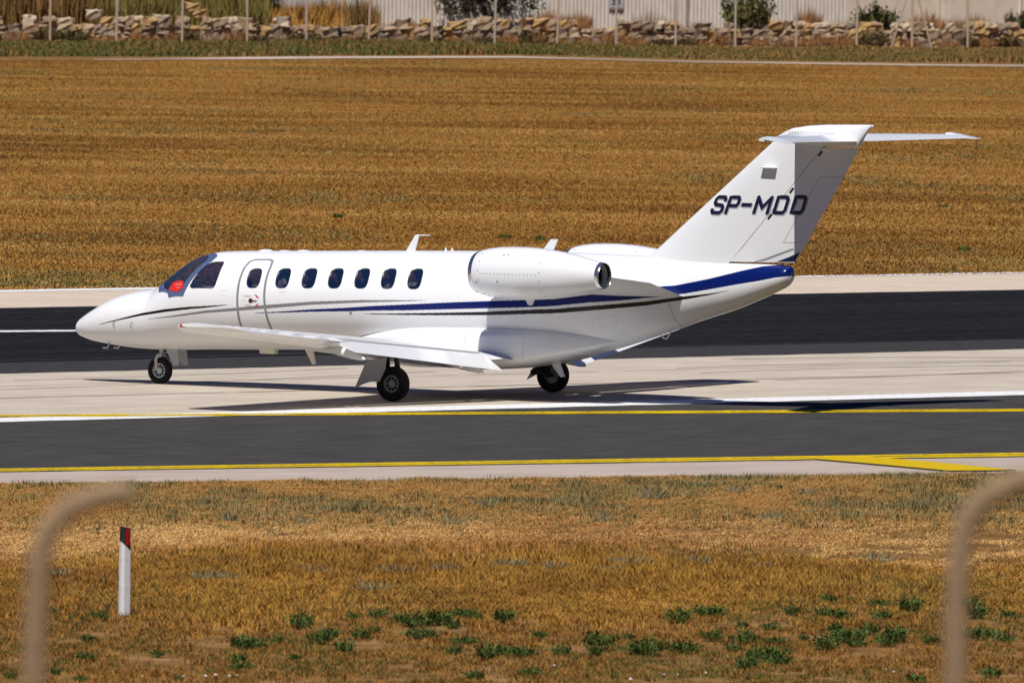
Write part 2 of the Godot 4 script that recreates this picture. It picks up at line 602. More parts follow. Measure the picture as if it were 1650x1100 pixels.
func glyph(ch: String, at: Vector2, wide: float, high: float, slant: float, stroke: float) -> Array:
	var out := []
	for line in GLYPHS[ch]:
		var pts := PackedVector2Array()
		for p in line: pts.append(Vector2(p[0] * wide, (0.09 + p[1] * 0.82) * high))
		for poly in Geometry2D.offset_polyline(pts, stroke / 2, Geometry2D.JOIN_MITER, Geometry2D.END_BUTT):
			var q := []
			for p in poly: q.append(at + Vector2(p.x + p.y * slant, p.y))
			out.append(q)
	return out

func build_jet() -> void:
	var jet := thing("business_jet", "white twin-engine business jet with blue, black and grey side stripes on the runway edge", "airplane", Vector3(-0.6138, 0.006, -192.4967), -0.549135)
	var paint := mat(Color.WHITE, 0.28)
	paint.albedo_texture = livery()
	paint.clearcoat_enabled = true
	paint.clearcoat = 0.25
	paint.clearcoat_roughness = 0.08
	paint.metallic_specular = 0.3
	var white := mat(lin(0.78, 0.79, 0.80), 0.28)
	white.clearcoat_enabled = true
	white.clearcoat = 0.5
	white.clearcoat_roughness = 0.08
	var bare := mat(lin(0.62, 0.63, 0.65), 0.22, 0.95)
	var dark := mat(lin(0.02, 0.02, 0.022), 0.6)
	var rubber := mat(lin(0.007, 0.007, 0.007), 0.9)
	var black := mat(lin(0.008, 0.008, 0.009), 0.45)
	var seal := mat(lin(0.22, 0.23, 0.25), 0.45)
	var navy_glass := glass(lin(0.006, 0.018, 0.06), 0.64)
	var screen_glass := glass(lin(0.012, 0.028, 0.06), 0.55)
	var navy := mat(lin(0.004, 0.007, 0.04), 0.3)

	# window outlines on the flat skin
	var holes := []
	var cabin := []
	for i in 6:
		var o := oval(-3.265 + 0.512 * i, 61.6, 0.135, 13.4, 3.0, 0.012)
		cabin.append(o)
		cabin.append(mirrored(o))
	var door_window := oval(-3.83, 61.6, 0.135, 13.2, 3.0, 0.012)
	var side_window := deg([[-5.09, 69.5], [-5.05, 62], [-4.98, 52], [-4.89, 42], [-4.82, 38.2], [-4.76, 37], [-4.60, 37], [-4.565, 38.5], [-4.55, 42], [-4.545, 59], [-4.56, 70], [-4.59, 74], [-4.64, 75], [-5.02, 73.8], [-5.07, 72.5]])
	var shield := deg([[-5.93, 6], [-5.86, 30], [-5.72, 54], [-5.58, 65], [-5.36, 70], [-5.24, 68], [-5.16, 57], [-5.02, 42], [-4.96, 33], [-4.97, 26], [-5.08, 16], [-5.24, 6]])
	var surround := deg([[-6.02, 0.5], [-5.95, 30], [-5.80, 58], [-5.71, 61.5], [-5.56, 70], [-5.52, 77.5], [-5.20, 82], [-5.17, 76], [-5.09, 64], [-4.93, 47], [-4.82, 36], [-4.80, 25], [-4.93, 14], [-5.14, 0.5]])
	for o in cabin: holes.append(o)
	for o in [door_window, side_window, shield]:
		holes.append(o)
		holes.append(mirrored(o))

	# fuselage skin with real openings
	var g := Geo.new()
	var stations := []
	var a := -7.80
	while a < 5.985:
		stations.append(a)
		if a < -7.6: a += 0.02
		elif a < -6.2: a += 0.08
		elif a < -4.6: a += 0.05
		elif a < 0.0: a += 0.075
		elif a < 5.8: a += 0.12
		else: a += 0.02
	stations.append(5.99)
	var turns := 80
	var boxes := []
	for o in holes:
		var r := Rect2(o[0], Vector2.ZERO)
		for p in o: r = r.expand(p)
		boxes.append(r)
	var nodes := []
	for s in stations:
		var row := []
		for j in turns + 1:
			var w := (-PI + TAU * j / turns) * ROUND
			row.append([skin(s, w), skin_normal(s, w), Vector2((s + 7.80) / 13.79, w / ROUND / TAU)])
		nodes.append(row)
	for i in stations.size() - 1:
		for j in turns:
			var w0 := (-PI + TAU * j / turns) * ROUND
			var w1 := (-PI + TAU * (j + 1) / turns) * ROUND
			var cell := Rect2(stations[i], w0, stations[i + 1] - stations[i], w1 - w0)
			var hit := false
			for r in boxes:
				if r.intersects(cell): hit = true
			if not hit:
				var p = nodes[i][j]
				var q = nodes[i][j + 1]
				var r2 = nodes[i + 1][j + 1]
				var s2 = nodes[i + 1][j]
				g.trin(p[0], q[0], r2[0], p[1], q[1], r2[1], p[2], q[2], r2[2])
				g.trin(p[0], r2[0], s2[0], p[1], r2[1], s2[1], p[2], r2[2], s2[2])
			else:
				var bits: Array = [PackedVector2Array([cell.position, Vector2(cell.end.x, cell.position.y), cell.end, Vector2(cell.position.x, cell.end.y)])]
				for k in holes.size():
					if not boxes[k].intersects(cell): continue
					var next := []
					for b in bits:
						for c in Geometry2D.clip_polygons(b, PackedVector2Array(holes[k])): next.append(c)
					bits = next
				for b in bits:
					var idx := Geometry2D.triangulate_polygon(b)
					for k in range(0, idx.size(), 3):
						var f := [b[idx[k]], b[idx[k + 1]], b[idx[k + 2]]]
						var ps := f.map(func(e): return skin(e.x, e.y))
						if (ps[1] - ps[0]).cross(ps[2] - ps[0]).length() < 1e-9: continue
						var ns := f.map(func(e): return skin_normal(e.x, e.y))
						var us := f.map(func(e): return Vector2((e.x + 7.80) / 13.79, e.y / ROUND / TAU))
						g.trin(ps[0], ps[1], ps[2], ns[0], ns[1], ns[2], us[0], us[1], us[2])
	part("fuselage", g.finish(0, false), paint, jet)

	# cabin lining behind the windows, floor and seats
	var liner := mat(lin(0.10, 0.095, 0.085), 0.9)
	g = Geo.new()
	g.box(Vector3(-1.6, 0.98, 0), Vector3(6.0, 0.05, 1.15), 0.01)
	part("cabin_floor", g.finish(), liner, jet)
	g = Geo.new()
	g.box(Vector3(0.15, 1.5, 0), Vector3(0.05, 1.1, 1.3), 0.01)
	part("cabin_bulkhead", g.finish(), liner, jet)
	var leather := mat(lin(0.55, 0.50, 0.44), 0.6)
	for p in [[-3.43, 0.44, 1], [-2.50, 0.42, -1], [-1.98, 0.44, -1], [-1.44, 0.42, 1], [-3.40, -0.42, 1], [-1.95, -0.42, -1]]:
		g = Geo.new()
		g.box(Vector3(p[0], 1.50, p[1]), Vector3(0.13, 0.62, 0.44), 0.05, Basis(Vector3(0, 0, 1), -0.12 * p[2]))
		g.box(Vector3(p[0] - 0.25 * p[2], 1.24, p[1]), Vector3(0.5, 0.14, 0.46), 0.05)
		var seat := part("cabin_seat", g.finish(), leather, jet)
		g = Geo.new()
		g.box(Vector3(p[0] + 0.04 * p[2], 1.78, p[1]), Vector3(0.10, 0.17, 0.24), 0.045)
		part("headrest", g.finish(), mat(lin(0.80, 0.78, 0.74), 0.7), seat)
	for s in [-1, 1]:
		g = Geo.new()
		g.box(Vector3(-4.72, 1.45, 0.33 * s), Vector3(0.14, 0.66, 0.42), 0.05)
		part("pilot_seat", g.finish(), mat(lin(0.05, 0.05, 0.055), 0.8), jet)
	g = Geo.new()
	g.box(Vector3(-5.52, 1.50, 0), Vector3(0.42, 0.10, 1.05), 0.04)
	part("glare_shield", g.finish(), dark, jet)

	# panes, reveals
	for o in cabin:
		var pane := part("cabin_window", skin_patch([o], -0.014), navy_glass, jet)
		part("window_frame", skin_rim(o, 0.001, -0.016, 0.97), bare, pane)
	for o in [side_window, mirrored(side_window)]:
		var pane := part("cockpit_window", skin_patch([o], -0.010), navy_glass, jet)
		part("window_frame", skin_rim(o, 0.001, -0.012, 0.985), black, pane)
	for o in [shield, mirrored(shield)]:
		var pane := part("windshield", skin_patch([o], -0.006), screen_glass, jet)
		part("windshield_frame", skin_rim(o, 0.002, -0.008, 0.985), bare, pane)
		part("windshield_surround", skin_patch([surround if o == shield else mirrored(surround)], 0.003, 0.06, o), mat(lin(0.72, 0.88, 1.0), 0.2, 0.9), pane)  # blue sky reflection partly put into the metal colour

	# entry door: seal, window, handle and its markings
	var door_line := deg([[-4.08, 128], [-4.09, 91], [-4.10, 65], [-4.095, 48], [-4.06, 37.5], [-3.98, 34], [-3.70, 33.8], [-3.62, 36.5], [-3.59, 46], [-3.58, 66], [-3.565, 84], [-3.54, 102], [-3.50, 128]])
	var seal_bits := []
	for b in Geometry2D.offset_polyline(PackedVector2Array(door_line), 0.021, Geometry2D.JOIN_ROUND, Geometry2D.END_BUTT): seal_bits.append(Array(b))
	var door := part("entry_door", skin_patch([door_line], 0.0015, 0.06, door_window), paint, jet)
	part("door_seal", skin_patch(seal_bits, 0.004, 0.06), seal, door)
	var dw := part("door_window", skin_patch([door_window], -0.014), navy_glass, door)
	part("window_frame", skin_rim(door_window, 0.001, -0.016, 0.97), bare, dw)
	part("window_frame", skin_rim(mirrored(door_window), 0.001, -0.016, 0.97), bare, dw)
	part("cabin_window", skin_patch([mirrored(door_window)], -0.014), navy_glass, jet)
	var decal := part("door_placard", skin_patch([deg([[-3.955, 86.0], [-3.655, 86.0], [-3.655, 95.0], [-3.955, 95.0]])], 0.0015), white, door)
	part("handle_recess", skin_patch([oval(-3.83, 89.4, 0.042, 2.9, 2.0)], 0.003), mat(lin(0.10, 0.015, 0.015), 0.4), decal)
	part("door_handle", skin_patch([deg([[-3.80, 88.7], [-3.70, 88.9], [-3.70, 89.8], [-3.80, 90.0]])], 0.012), dark, decal)
	var red := mat(lin(0.45, 0.015, 0.02), 0.5)
	part("red_arrow", skin_patch([deg([[-3.77, 82.0], [-3.71, 83.0], [-3.665, 86.4], [-3.70, 86.4], [-3.73, 84.2]])], 0.003, 0.05), red, decal)
	part("red_arrow", skin_patch([deg([[-3.67, 92.2], [-3.69, 95.4], [-3.765, 96.6], [-3.72, 94.2]])], 0.003, 0.05), red, decal)
	var words := []
	for q in [[-3.98, 83.2, 0.16], [-3.94, 84.4, 0.10], [-3.99, 88.6, 0.07], [-3.96, 94.2, 0.14], [-3.92, 95.4, 0.12]]:
		var x: float = q[0]
		while x < q[0] + q[2]:
			words.append(deg([[x, q[1]], [x + 0.012, q[1]], [x + 0.012, q[1] + 0.65], [x, q[1] + 0.65]]))
			x += 0.021
	tag(part("door_lettering", skin_patch(words, 0.0025, 0.05), mat(lin(0.28, 0.05, 0.05), 0.6), decal), "", "", "", "stuff")

	# wing to body fairing
	g = Geo.new()
	var rings := []
	for q in [[-2.05, 0.93, 0.64, 0.50], [-1.85, 0.965, 0.60, 0.66], [-1.55, 1.03, 0.55, 0.80], [-1.2, 1.10, 0.51, 0.90], [-0.8, 1.155, 0.485, 0.95], [-0.2, 1.185, 0.47, 0.97], [0.5, 1.20, 0.465, 0.97], [1.0, 1.205, 0.50, 0.94], [1.45, 1.205, 0.565, 0.885], [1.9, 1.185, 0.67, 0.76], [2.3, 1.16, 0.78, 0.60], [2.7, 1.14, 0.90, 0.42], [3.0, 1.14, 1.0, 0.25]]:
		var ring := PackedVector3Array()
		for j in 40:
			var t := TAU * j / 40
			var c := signf(cos(t)) * pow(absf(cos(t)), 0.42)
			var s := signf(sin(t)) * pow(absf(sin(t)), 0.62)
			ring.append(Vector3(q[0], (q[1] + q[2]) / 2 + (q[1] - q[2]) / 2 * c, q[3] * s))
		rings.append(ring)
	g.loft(rings)
	var fairing := part("wing_fairing", g.finish(50), white, jet)
	g = Geo.new()
	for k in 44:
		var x := -1.0 + 0.057 * k
		g.box(Vector3(x, 1.125, 0.0 + fairing_side(x) + 0.001), Vector3(0.011, 0.011, 0.004), 0.001)
	for k in 13:
		g.box(Vector3(0.42, 1.08 - 0.04 * k, fairing_side(0.42) + 0.001), Vector3(0.010, 0.010, 0.004), 0.001)
		g.box(Vector3(1.47, 1.08 - 0.035 * k, fairing_side(1.47) + 0.001), Vector3(0.010, 0.010, 0.004), 0.001)
	tag(part("rivets", g.finish(0), mat(lin(0.35, 0.35, 0.36), 0.5), fairing), "", "", "", "stuff")

	for side in [1, -1]: make_wing(side, jet, white, bare)
	# dark gap line ahead of the flap comes from the real gap between wing and flap

	# engines
	for side in [1, -1]:
		var c := Vector3(0, 2.10, 1.444 * side)
		g = Geo.new()
		g.lathe([[1.02, 0.345], [1.08, 0.368], [1.20, 0.392], [1.40, 0.415], [1.65, 0.426], [1.95, 0.425], [2.25, 0.407], [2.55, 0.370], [2.85, 0.315], [3.10, 0.260], [3.27, 0.222], [3.27, 0.19], [2.7, 0.20], [1.6, 0.24], [1.2, 0.27], [1.02, 0.30]], c, Vector3.RIGHT, 40, true)
		var cowl := part("engine_cowling", g.finish(40), white, jet)
		g = Geo.new()
		g.lathe([[1.018, 0.346], [0.97, 0.336], [0.935, 0.318], [0.925, 0.300], [0.94, 0.285], [1.00, 0.272], [1.20, 0.268], [1.20, 0.271], [1.018, 0.298]], c, Vector3.RIGHT, 40, true)
		part("inlet_lip", g.finish(60), bare, cowl)
		g = Geo.new()
		g.lathe([[3.272, 0.224], [3.33, 0.212], [3.34, 0.207], [3.33, 0.202], [3.22, 0.199], [3.20, 0.205]], c, Vector3.RIGHT, 32, true)
		part("exhaust_nozzle", g.finish(50), bare, cowl)
		g = Geo.new()
		g.lathe([[3.05, 0.0], [2.86, 0.03], [2.80, 0.205], [3.30, 0.198], [3.30, 0.194], [2.84, 0.188], [2.90, 0.04], [3.06, 0.0]], c, Vector3.RIGHT, 24)
		part("exhaust_duct", g.finish(50), mat(lin(0.02, 0.018, 0.016), 0.7), cowl)
		g = Geo.new()
		g.lathe([[1.25, 0.01], [1.32, 0.05], [1.45, 0.08], [1.46, 0.262], [1.5, 0.01]], c, Vector3.RIGHT, 24)
		part("fan", g.finish(40), dark, cowl)
		# fastener rows on the cowling
		g = Geo.new()
		for row in [1.17, 2.33]:
			for k in 16:
				var t := TAU * k / 16.0 + 0.1
				var r := 0.388 if row < 2 else 0.399
				g.box(c + Vector3(row, sin(t) * r, cos(t) * r), Vector3(0.014, 0.014, 0.014), 0.003)
		for k in 16:
			var x := 1.22 + 0.07 * k
			var r := nacelle_radius(x)
			var t := -0.02 if side > 0 else PI + 0.02
			g.box(c + Vector3(x, sin(t) * r, cos(t) * r), Vector3(0.013, 0.013, 0.010), 0.002)
		for q in [[1.62, 0.75], [1.70, 0.78], [1.55, -0.32], [1.12, -0.42]]:
			var r := nacelle_radius(q[0])
			g.box(c + Vector3(q[0], sin(q[1]) * r, cos(q[1]) * r * side), Vector3(0.02, 0.035, 0.012), 0.002)
		tag(part("fasteners", g.finish(0), mat(lin(0.14, 0.14, 0.15), 0.5), cowl), "", "", "", "stuff")
		g = Geo.new()
		g.slab([Vector2(1.83, 1.72), Vector2(2.02, 1.70), Vector2(1.98, 1.60), Vector2(1.94, 1.585), Vector2(1.90, 1.60)], 0.03, Transform3D(Basis.IDENTITY, Vector3(0, 0, c.z)))
		part("drain_mast", g.finish(), white, cowl)
		# pylon
		g = Geo.new()
		rings = []
		for q in [[0.30, 1.74, 1.66, 4.25], [0.55, 1.83, 1.62, 4.12], [0.80, 1.93, 1.58, 3.99], [0.96, 2.0, 1.56, 3.90], [1.15, 2.08, 1.56, 3.2]]:
			rings.append(foil_ring(Vector3(q[2], q[1], q[0] * side), Vector3(q[3], q[1], q[0] * side), Vector3.UP, 0, 1, 0.085))
		g.loft(rings)
		part("engine_pylon", g.finish(40), white, jet)

	# fin, rudder
	g = Geo.new()
	rings = []
	for h in [2.18, 2.4, 2.8, 3.2, 3.6, 4.0, 4.36]:
		var c := fin_chord(h)
		rings.append(fin_ring(h, 0, (c.y - c.x) / (c.z - c.x)))
	g.loft(rings)
	var fin := part("tail_fin", g.finish(40), white, jet)
	g = Geo.new()
	rings = []
	for h in [2.335, 2.6, 3.0, 3.4, 3.8, 4.225]:
		var c := fin_chord(h)
		rings.append(fin_ring(h, (c.y - c.x) / (c.z - c.x) + 0.006, 1, 0.03 if h < 2.4 else 0.0))
	g.loft(rings)
	var rudder := part("rudder", g.finish(40), white, jet)
	for q in [[5.60, 3.10], [5.99, 3.53], [6.50, 4.13]]:
		for s in [1, -1]:
			g = Geo.new()
			g.slab([Vector2(-0.045, -0.035), Vector2(-0.015, -0.05), Vector2(0.05, 0.03), Vector2(0.02, 0.045)], 0.006, Transform3D(Basis.IDENTITY, Vector3(q[0], q[1], (fin_half(q[0], q[1]) + 0.004) * s)))
			part("hinge_cover", g.finish(0), black, rudder)
	for s in [1, -1]:
		part("rudder_stripe", fin_patch([[Vector2(5.72, 2.375), Vector2(6.035, 2.385), Vector2(6.125, 2.54), Vector2(5.95, 2.46)]], 0.003, s), navy, rudder)
		part("rudder_line", fin_patch([[Vector2(5.30, 2.36), Vector2(5.5, 2.385), Vector2(6.02, 2.575), Vector2(6.01, 2.60), Vector2(5.48, 2.41)]], 0.003, s), mat(lin(0.25, 0.26, 0.27), 0.4), rudder)
		part("trim_tab_line", fin_patch([[Vector2(5.83, 2.68), Vector2(6.19, 2.69), Vector2(6.19, 2.70), Vector2(5.835, 2.69)], [Vector2(5.83, 2.68), Vector2(5.84, 2.68), Vector2(6.50, 3.76), Vector2(6.49, 3.76)], [Vector2(6.49, 3.75), Vector2(6.88, 3.76), Vector2(6.88, 3.77), Vector2(6.49, 3.76)]], 0.003, s), mat(lin(0.45, 0.46, 0.47), 0.4), rudder)
		if s > 0:
			g = Geo.new()
			g.box(Vector3(5.595, 3.885, fin_half(5.6, 3.885) + 0.045), Vector3(0.27, 0.022, 0.13), 0.008)
			part("fin_ledge", g.finish(), white, fin)
		var spots := [["S", 4.50, 3.105, 0.20], ["P", 4.775, 3.11, 0.19], ["-", 5.03, 3.115, 0.20], ["M", 5.30, 3.125, 0.25], ["D", 5.655, 3.135, 0.20], ["D", 5.965, 3.145, 0.20]]
		if s < 0:
			spots = [["D", 4.70, 3.105, 0.20], ["D", 4.985, 3.11, 0.20], ["M", 5.27, 3.115, 0.25], ["-", 5.60, 3.125, 0.18], ["P", 5.85, 3.135, 0.19], ["S", 6.12, 3.145, 0.20]]
		for q in spots:
			var polys := glyph(q[0], Vector2(q[1], q[2]), q[3], 0.31, 0.34, 0.058)
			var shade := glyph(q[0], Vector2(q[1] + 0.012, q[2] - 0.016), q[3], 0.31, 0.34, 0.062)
			if s < 0:   # reads from the other side
				var flip := func(list): return list.map(func(poly): return poly.map(func(p): return Vector2(2 * (q[1] + q[3] * 0.5) - p.x, p.y)))
				polys = flip.call(polys)
				shade = flip.call(shade)
			var letter := part("registration_letter", fin_patch(polys, 0.006, s), navy, fin)
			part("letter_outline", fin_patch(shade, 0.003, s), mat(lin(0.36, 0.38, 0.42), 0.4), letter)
	# bullet on top of the fin
	g = Geo.new()
	rings = []
	for q in [[5.60, 4.325, 4.29, 0.015], [5.70, 4.40, 4.28, 0.05], [5.82, 4.465, 4.27, 0.08], [5.98, 4.53, 4.26, 0.10], [6.27, 4.575, 4.25, 0.115], [6.6, 4.597, 4.25, 0.115], [6.95, 4.605, 4.25, 0.10], [7.19, 4.61, 4.25, 0.075], [7.28, 4.61, 4.40, 0.05], [7.36, 4.61, 4.52, 0.03], [7.41, 4.608, 4.57, 0.022]]:
		var ring := PackedVector3Array()
		for j in 20:
			var t := TAU * j / 20
			ring.append(Vector3(q[0], (q[1] + q[2]) / 2 + (q[1] - q[2]) / 2 * cos(t), q[3] * signf(sin(t)) * pow(absf(sin(t)), 0.6)))
		rings.append(ring)
	g.loft(rings)
	var bullet := part("fin_cap", g.finish(45), white, jet)
	g = Geo.new()
	g.lathe([[7.41, 0.018], [7.44, 0.018], [7.455, 0.010], [7.46, 0.0]], Vector3(0, 4.59, 0), Vector3.RIGHT, 12)
	part("tail_light", g.finish(), mat(lin(0.7, 0.7, 0.7), 0.15), bullet)
	g = Geo.new()
	for k in 16: g.box(Vector3(5.95 + 0.055 * k, 4.47 - absf(k - 4) * 0.001, 0.108), Vector3(0.011, 0.011, 0.02), 0.002)
	tag(part("rivets", g.finish(0), mat(lin(0.2, 0.2, 0.2), 0.5), bullet), "", "", "", "stuff")
	# stabiliser, boots, elevators
	for side in [1, -1]:
		g = Geo.new()
		rings = []
		for l in [0.06, 0.6, 1.2, 1.8, 2.4, 2.84]: rings.append(tail_ring(l, 0, 0.66, side))
		for q in [[2.90, 0.3], [2.95, 0.65]]:
			rings.append(tail_ring(q[0], 0, 0.40 - q[1] * 0.3, side))
		g.loft(rings)
		var stab := part("stabilizer", g.finish(40), white, jet)
		g = Geo.new()
		rings = []
		for l in [0.14, 0.6, 1.2, 1.8, 2.4, 2.93]:
			var le := tail_le(l)
			var ring := foil_ring(le + Vector3(-0.004, 0, 0), tail_te(l), Vector3.UP, 0, 0.10, 0.105)
			for i in ring.size(): ring[i].z *= side
			rings.append(ring)
		g.loft(rings)
		part("deice_boot", g.finish(40), black, stab)
		g = Geo.new()
		rings = []
		var turn := Basis(Vector3(0, 0, 1), -deg_to_rad(9.0))
		for l in [0.075, 0.8, 1.5, 2.2, 2.86]:
			var ring := tail_ring(l, 0.63, 1, side)
			var pivot := tail_le(l).lerp(tail_te(l), 0.68)
			pivot.z *= side
			for i in ring.size(): ring[i] = pivot + turn * (ring[i] - pivot)
			rings.append(ring)
		g.loft(rings)
		var elevator := part("elevator", g.finish(40), white, stab)
		g = Geo.new()      # balance horn at the tip swings up with the elevator
		rings = []
		for l in [2.87, 2.95, 3.06, 3.14, 3.17]:
			var e := clampf((l - 3.0) / 0.17, 0, 1)
			var le := Vector3(7.15 + 0.05 * e, 4.40, l * side)
			var te := Vector3(7.66 + 0.02 * e, 4.40, l * side)
			var ring := foil_ring(le, te, Vector3.UP, 0, 1, 0.12 * (1 - 0.7 * e))
			var pivot := Vector3(7.40, 4.40, l * side)
			for i in ring.size(): ring[i] = pivot + turn * (ring[i] - pivot)
			rings.append(ring)
		g.loft(rings)
		part("balance_horn", g.finish(50), white, stab)

	make_gear(jet, white, bare, dark, rubber)

	# aerials, domes and small fittings
	g = Geo.new()
	g.slab([Vector2(-1.345, 2.33), Vector2(-1.17, 2.33), Vector2(-1.09, 2.61), Vector2(-1.16, 2.615)], 0.025)
	var mast := part("whip_mast", g.finish(), white, jet)
	g = Geo.new()
	g.tube([Vector3(-1.15, 2.608, 0), Vector3(-0.87, 2.613, 0)], [0.010, 0.006], 8)
	part("whip_rod", g.finish(), white, mast)
	g = Geo.new()
	g.slab([Vector2(1.24, 2.38), Vector2(1.46, 2.38), Vector2(1.57, 2.615), Vector2(1.44, 2.615)], 0.025)
	part("blade_antenna", g.finish(), white, jet)
	g = Geo.new()
	g.slab([Vector2(-3.30, 0.70), Vector2(-3.13, 0.70), Vector2(-3.06, 0.43), Vector2(-3.13, 0.42)], 0.025)
	part("blade_antenna", g.finish(), mat(lin(0.72, 0.68, 0.58), 0.5), jet)
	g = Geo.new()
	g.slab([Vector2(1.40, 0.68), Vector2(1.62, 0.66), Vector2(1.74, 0.385), Vector2(1.66, 0.375)], 0.025)
	part("blade_antenna", g.finish(), white, jet)
	g = Geo.new()
	g.box(Vector3(-3.99, 0.615, 0), Vector3(0.30, 0.09, 0.14), 0.015)
	part("antenna_box", g.finish(), mat(lin(0.74, 0.70, 0.60), 0.5), jet)
	for q in [[-4.07, 0.14, 0.035], [-3.69, 0.12, 0.02], [-3.33, 0.13, 0.025], [-2.20, 0.09, 0.018]]:
		g = Geo.new()
		rings = []
		for i in 6:
			var e := i / 5.0
			var ring := PackedVector3Array()
			for j in 18:
				var t := TAU * j / 18
				ring.append(Vector3(q[0] + cos(t) * q[1] * cos(e * PI / 2 * 0.98), section(q[0]).x - 0.008 + sin(e * PI / 2) * q[2], sin(t) * q[1] * 0.6 * cos(e * PI / 2 * 0.98)))
			rings.append(ring)
		g.loft(rings)
		part("antenna_dome", g.finish(60), white, jet)
	for x in [-0.58, -0.46]:
		g = Geo.new()
		g.slab([Vector2(x - 0.03, 2.35), Vector2(x + 0.03, 2.35), Vector2(x + 0.02, 2.41), Vector2(x, 2.42)], 0.012)
		part("drain_stub", g.finish(), white, jet)
	for q in [[-6.72, 90.0], [-6.32, 94.0]]:
		g = Geo.new()
		var w := deg_to_rad(q[1]) * ROUND
		var p := skin(q[0], w)
		g.tube([p, p + Vector3(-0.01, -0.05, 0.05), p + Vector3(0.02, -0.11, 0.055)], [0.008, 0.008, 0.006], 8)
		part("probe", g.finish(), bare, jet)
	for q in [[-7.02, 0.55, 0.19], [-6.86, 0.54, 0.10]]:
		g = Geo.new()
		g.tube([Vector3(q[0], 0.66, q[2]), Vector3(q[0] - 0.03, 0.57, q[2] + 0.02), Vector3(q[0] - 0.12, 0.575, q[2] + 0.02)], [0.014, 0.012, 0.009], 8)
		part("pitot_tube", g.finish(), bare, jet)
	g = Geo.new()
	g.tube([Vector3(3.50, 1.16, 0), Vector3(3.60, 1.075, 0), Vector3(3.66, 1.065, 0), Vector3(3.74, 1.20, 0)], [0.013, 0.013, 0.013, 0.013], 8)
	part("tail_skid", g.finish(60), white, jet)
	part("wing_inspection_light", skin_patch([oval(-1.89, 102.9, 0.028, 2.0, 2.0)], 0.003), mat(lin(0.30, 0.30, 0.30), 0.25), jet)
	# a red cloth cover behind the windshield
	g = Geo.new()
	var cloth := deg([[-5.48, 57], [-5.30, 60.5], [-5.24, 63], [-5.23, 71], [-5.33, 75], [-5.44, 71.5], [-5.55, 65.0]])
	var cover := part("red_cover", skin_patch([cloth], 0.010, 0.05), mat(lin(0.62, 0.012, 0.015), 0.8), self)
	cover.transform = jet.transform
	tag(cover, "bright red cloth cover with pale print tucked against the jet's windshield", "cover")
	part("print", skin_patch([deg([[-5.41, 62.9], [-5.27, 65.2], [-5.27, 66.2], [-5.41, 63.9]]), deg([[-5.38, 68.0], [-5.29, 69.3], [-5.29, 70.0], [-5.38, 68.7]])], 0.012, 0.05), mat(lin(0.75, 0.35, 0.25), 0.8), cover)

# band of the given half width round a closed flat outline, cut into separate quads
func ring_bits(o: Array, half: float) -> Array:
	var out := []
	var inner := []
	var outer := []
	for i in o.size():
		var p: Vector2 = o[(i - 1 + o.size()) % o.size()]
		var q: Vector2 = o[i]
		var r: Vector2 = o[(i + 1) % o.size()]
		var nn := ((q - p).normalized() + (r - q).normalized()).normalized().orthogonal()
		inner.append(q + nn * half)
		outer.append(q - nn * half)
	for i in o.size():
		var j := (i + 1) % o.size()
		out.append([inner[i], inner[j], outer[j], outer[i]])
	return out

func fairing_side(x: float) -> float:
	var q := [[-1.2, 0.90], [-0.8, 0.95], [-0.2, 0.97], [0.5, 0.97], [1.0, 0.94], [1.45, 0.885], [1.9, 0.80]]
	for i in q.size() - 1:
		if x <= q[i + 1][0]: return lerpf(q[i][1], q[i + 1][1], (x - q[i][0]) / (q[i + 1][0] - q[i][0]))
	return 0.8

func nacelle_radius(x: float) -> float:
	var q := [[1.02, 0.345], [1.08, 0.368], [1.20, 0.392], [1.40, 0.415], [1.65, 0.426], [1.95, 0.425], [2.25, 0.407], [2.55, 0.370], [2.85, 0.315]]
	for i in q.size() - 1:
		if x <= q[i + 1][0]: return lerpf(q[i][1], q[i + 1][1], (x - q[i][0]) / (q[i + 1][0] - q[i][0]))
	return 0.3

func tail_le(l: float) -> Vector3:
	return Vector3(6.02 + 0.345 * l, 4.40, l)

func tail_te(l: float) -> Vector3:
	return Vector3(7.18 + 0.15 * l, 4.40, l)

func tail_ring(l: float, x0: float, x1: float, side: int) -> PackedVector3Array:
	var le := tail_le(l)
	var te := tail_te(l)
	le.z *= side
	te.z *= side
	return foil_ring(le, te, Vector3.UP, x0, x1, 0.10)

func make_wheel(o: Vector3, r: float, wide: float, rim: float, rubber: Material, alloy: Material, parent: Node3D, out_side: int) -> void:
	var g := Geo.new()
	var h := wide / 2
	g.lathe([[-h * 0.55, rim * 0.97], [-h * 0.80, rim * 1.06], [-h, r * 0.80], [-h * 0.92, r * 0.92], [-h * 0.62, r * 0.985], [-h * 0.30, r], [h * 0.30, r], [h * 0.62, r * 0.985], [h * 0.92, r * 0.92], [h, r * 0.80], [h * 0.80, rim * 1.06], [h * 0.55, rim * 0.97]], o, Vector3(0, 0, 1), 40, true)
	var wheel := part("wheel", g.finish(45), rubber, parent)
	g = Geo.new()
	var d := [[-h * 0.62, rim * 0.99], [-h * 0.66, rim * 0.90], [-h * 0.30, rim * 0.84], [-h * 0.26, rim * 0.40], [-h * 0.48, rim * 0.34], [-h * 0.50, 0.0]]
	var prof := []
	for p in d: prof.append([p[0] * -1, p[1]])
	prof.reverse()
	g.lathe(d + prof, o, Vector3(0, 0, 1), 30, true)
	var hub := part("rim", g.finish(40), alloy, wheel)
	g = Geo.new()
	for k in 9:
		var t := TAU * k / 9
		var m := o + Vector3(cos(t), sin(t), 0) * rim * 0.62 + Vector3(0, 0, h * 0.33 * out_side)
		g.lathe([[-0.004, 0.0], [-0.004, rim * 0.17], [0.004, rim * 0.17], [0.004, 0.0]], m, Vector3(0, 0, 1), 10)
	tag(part("rim_holes", g.finish(40), rubber, wheel), "", "", "", "stuff")

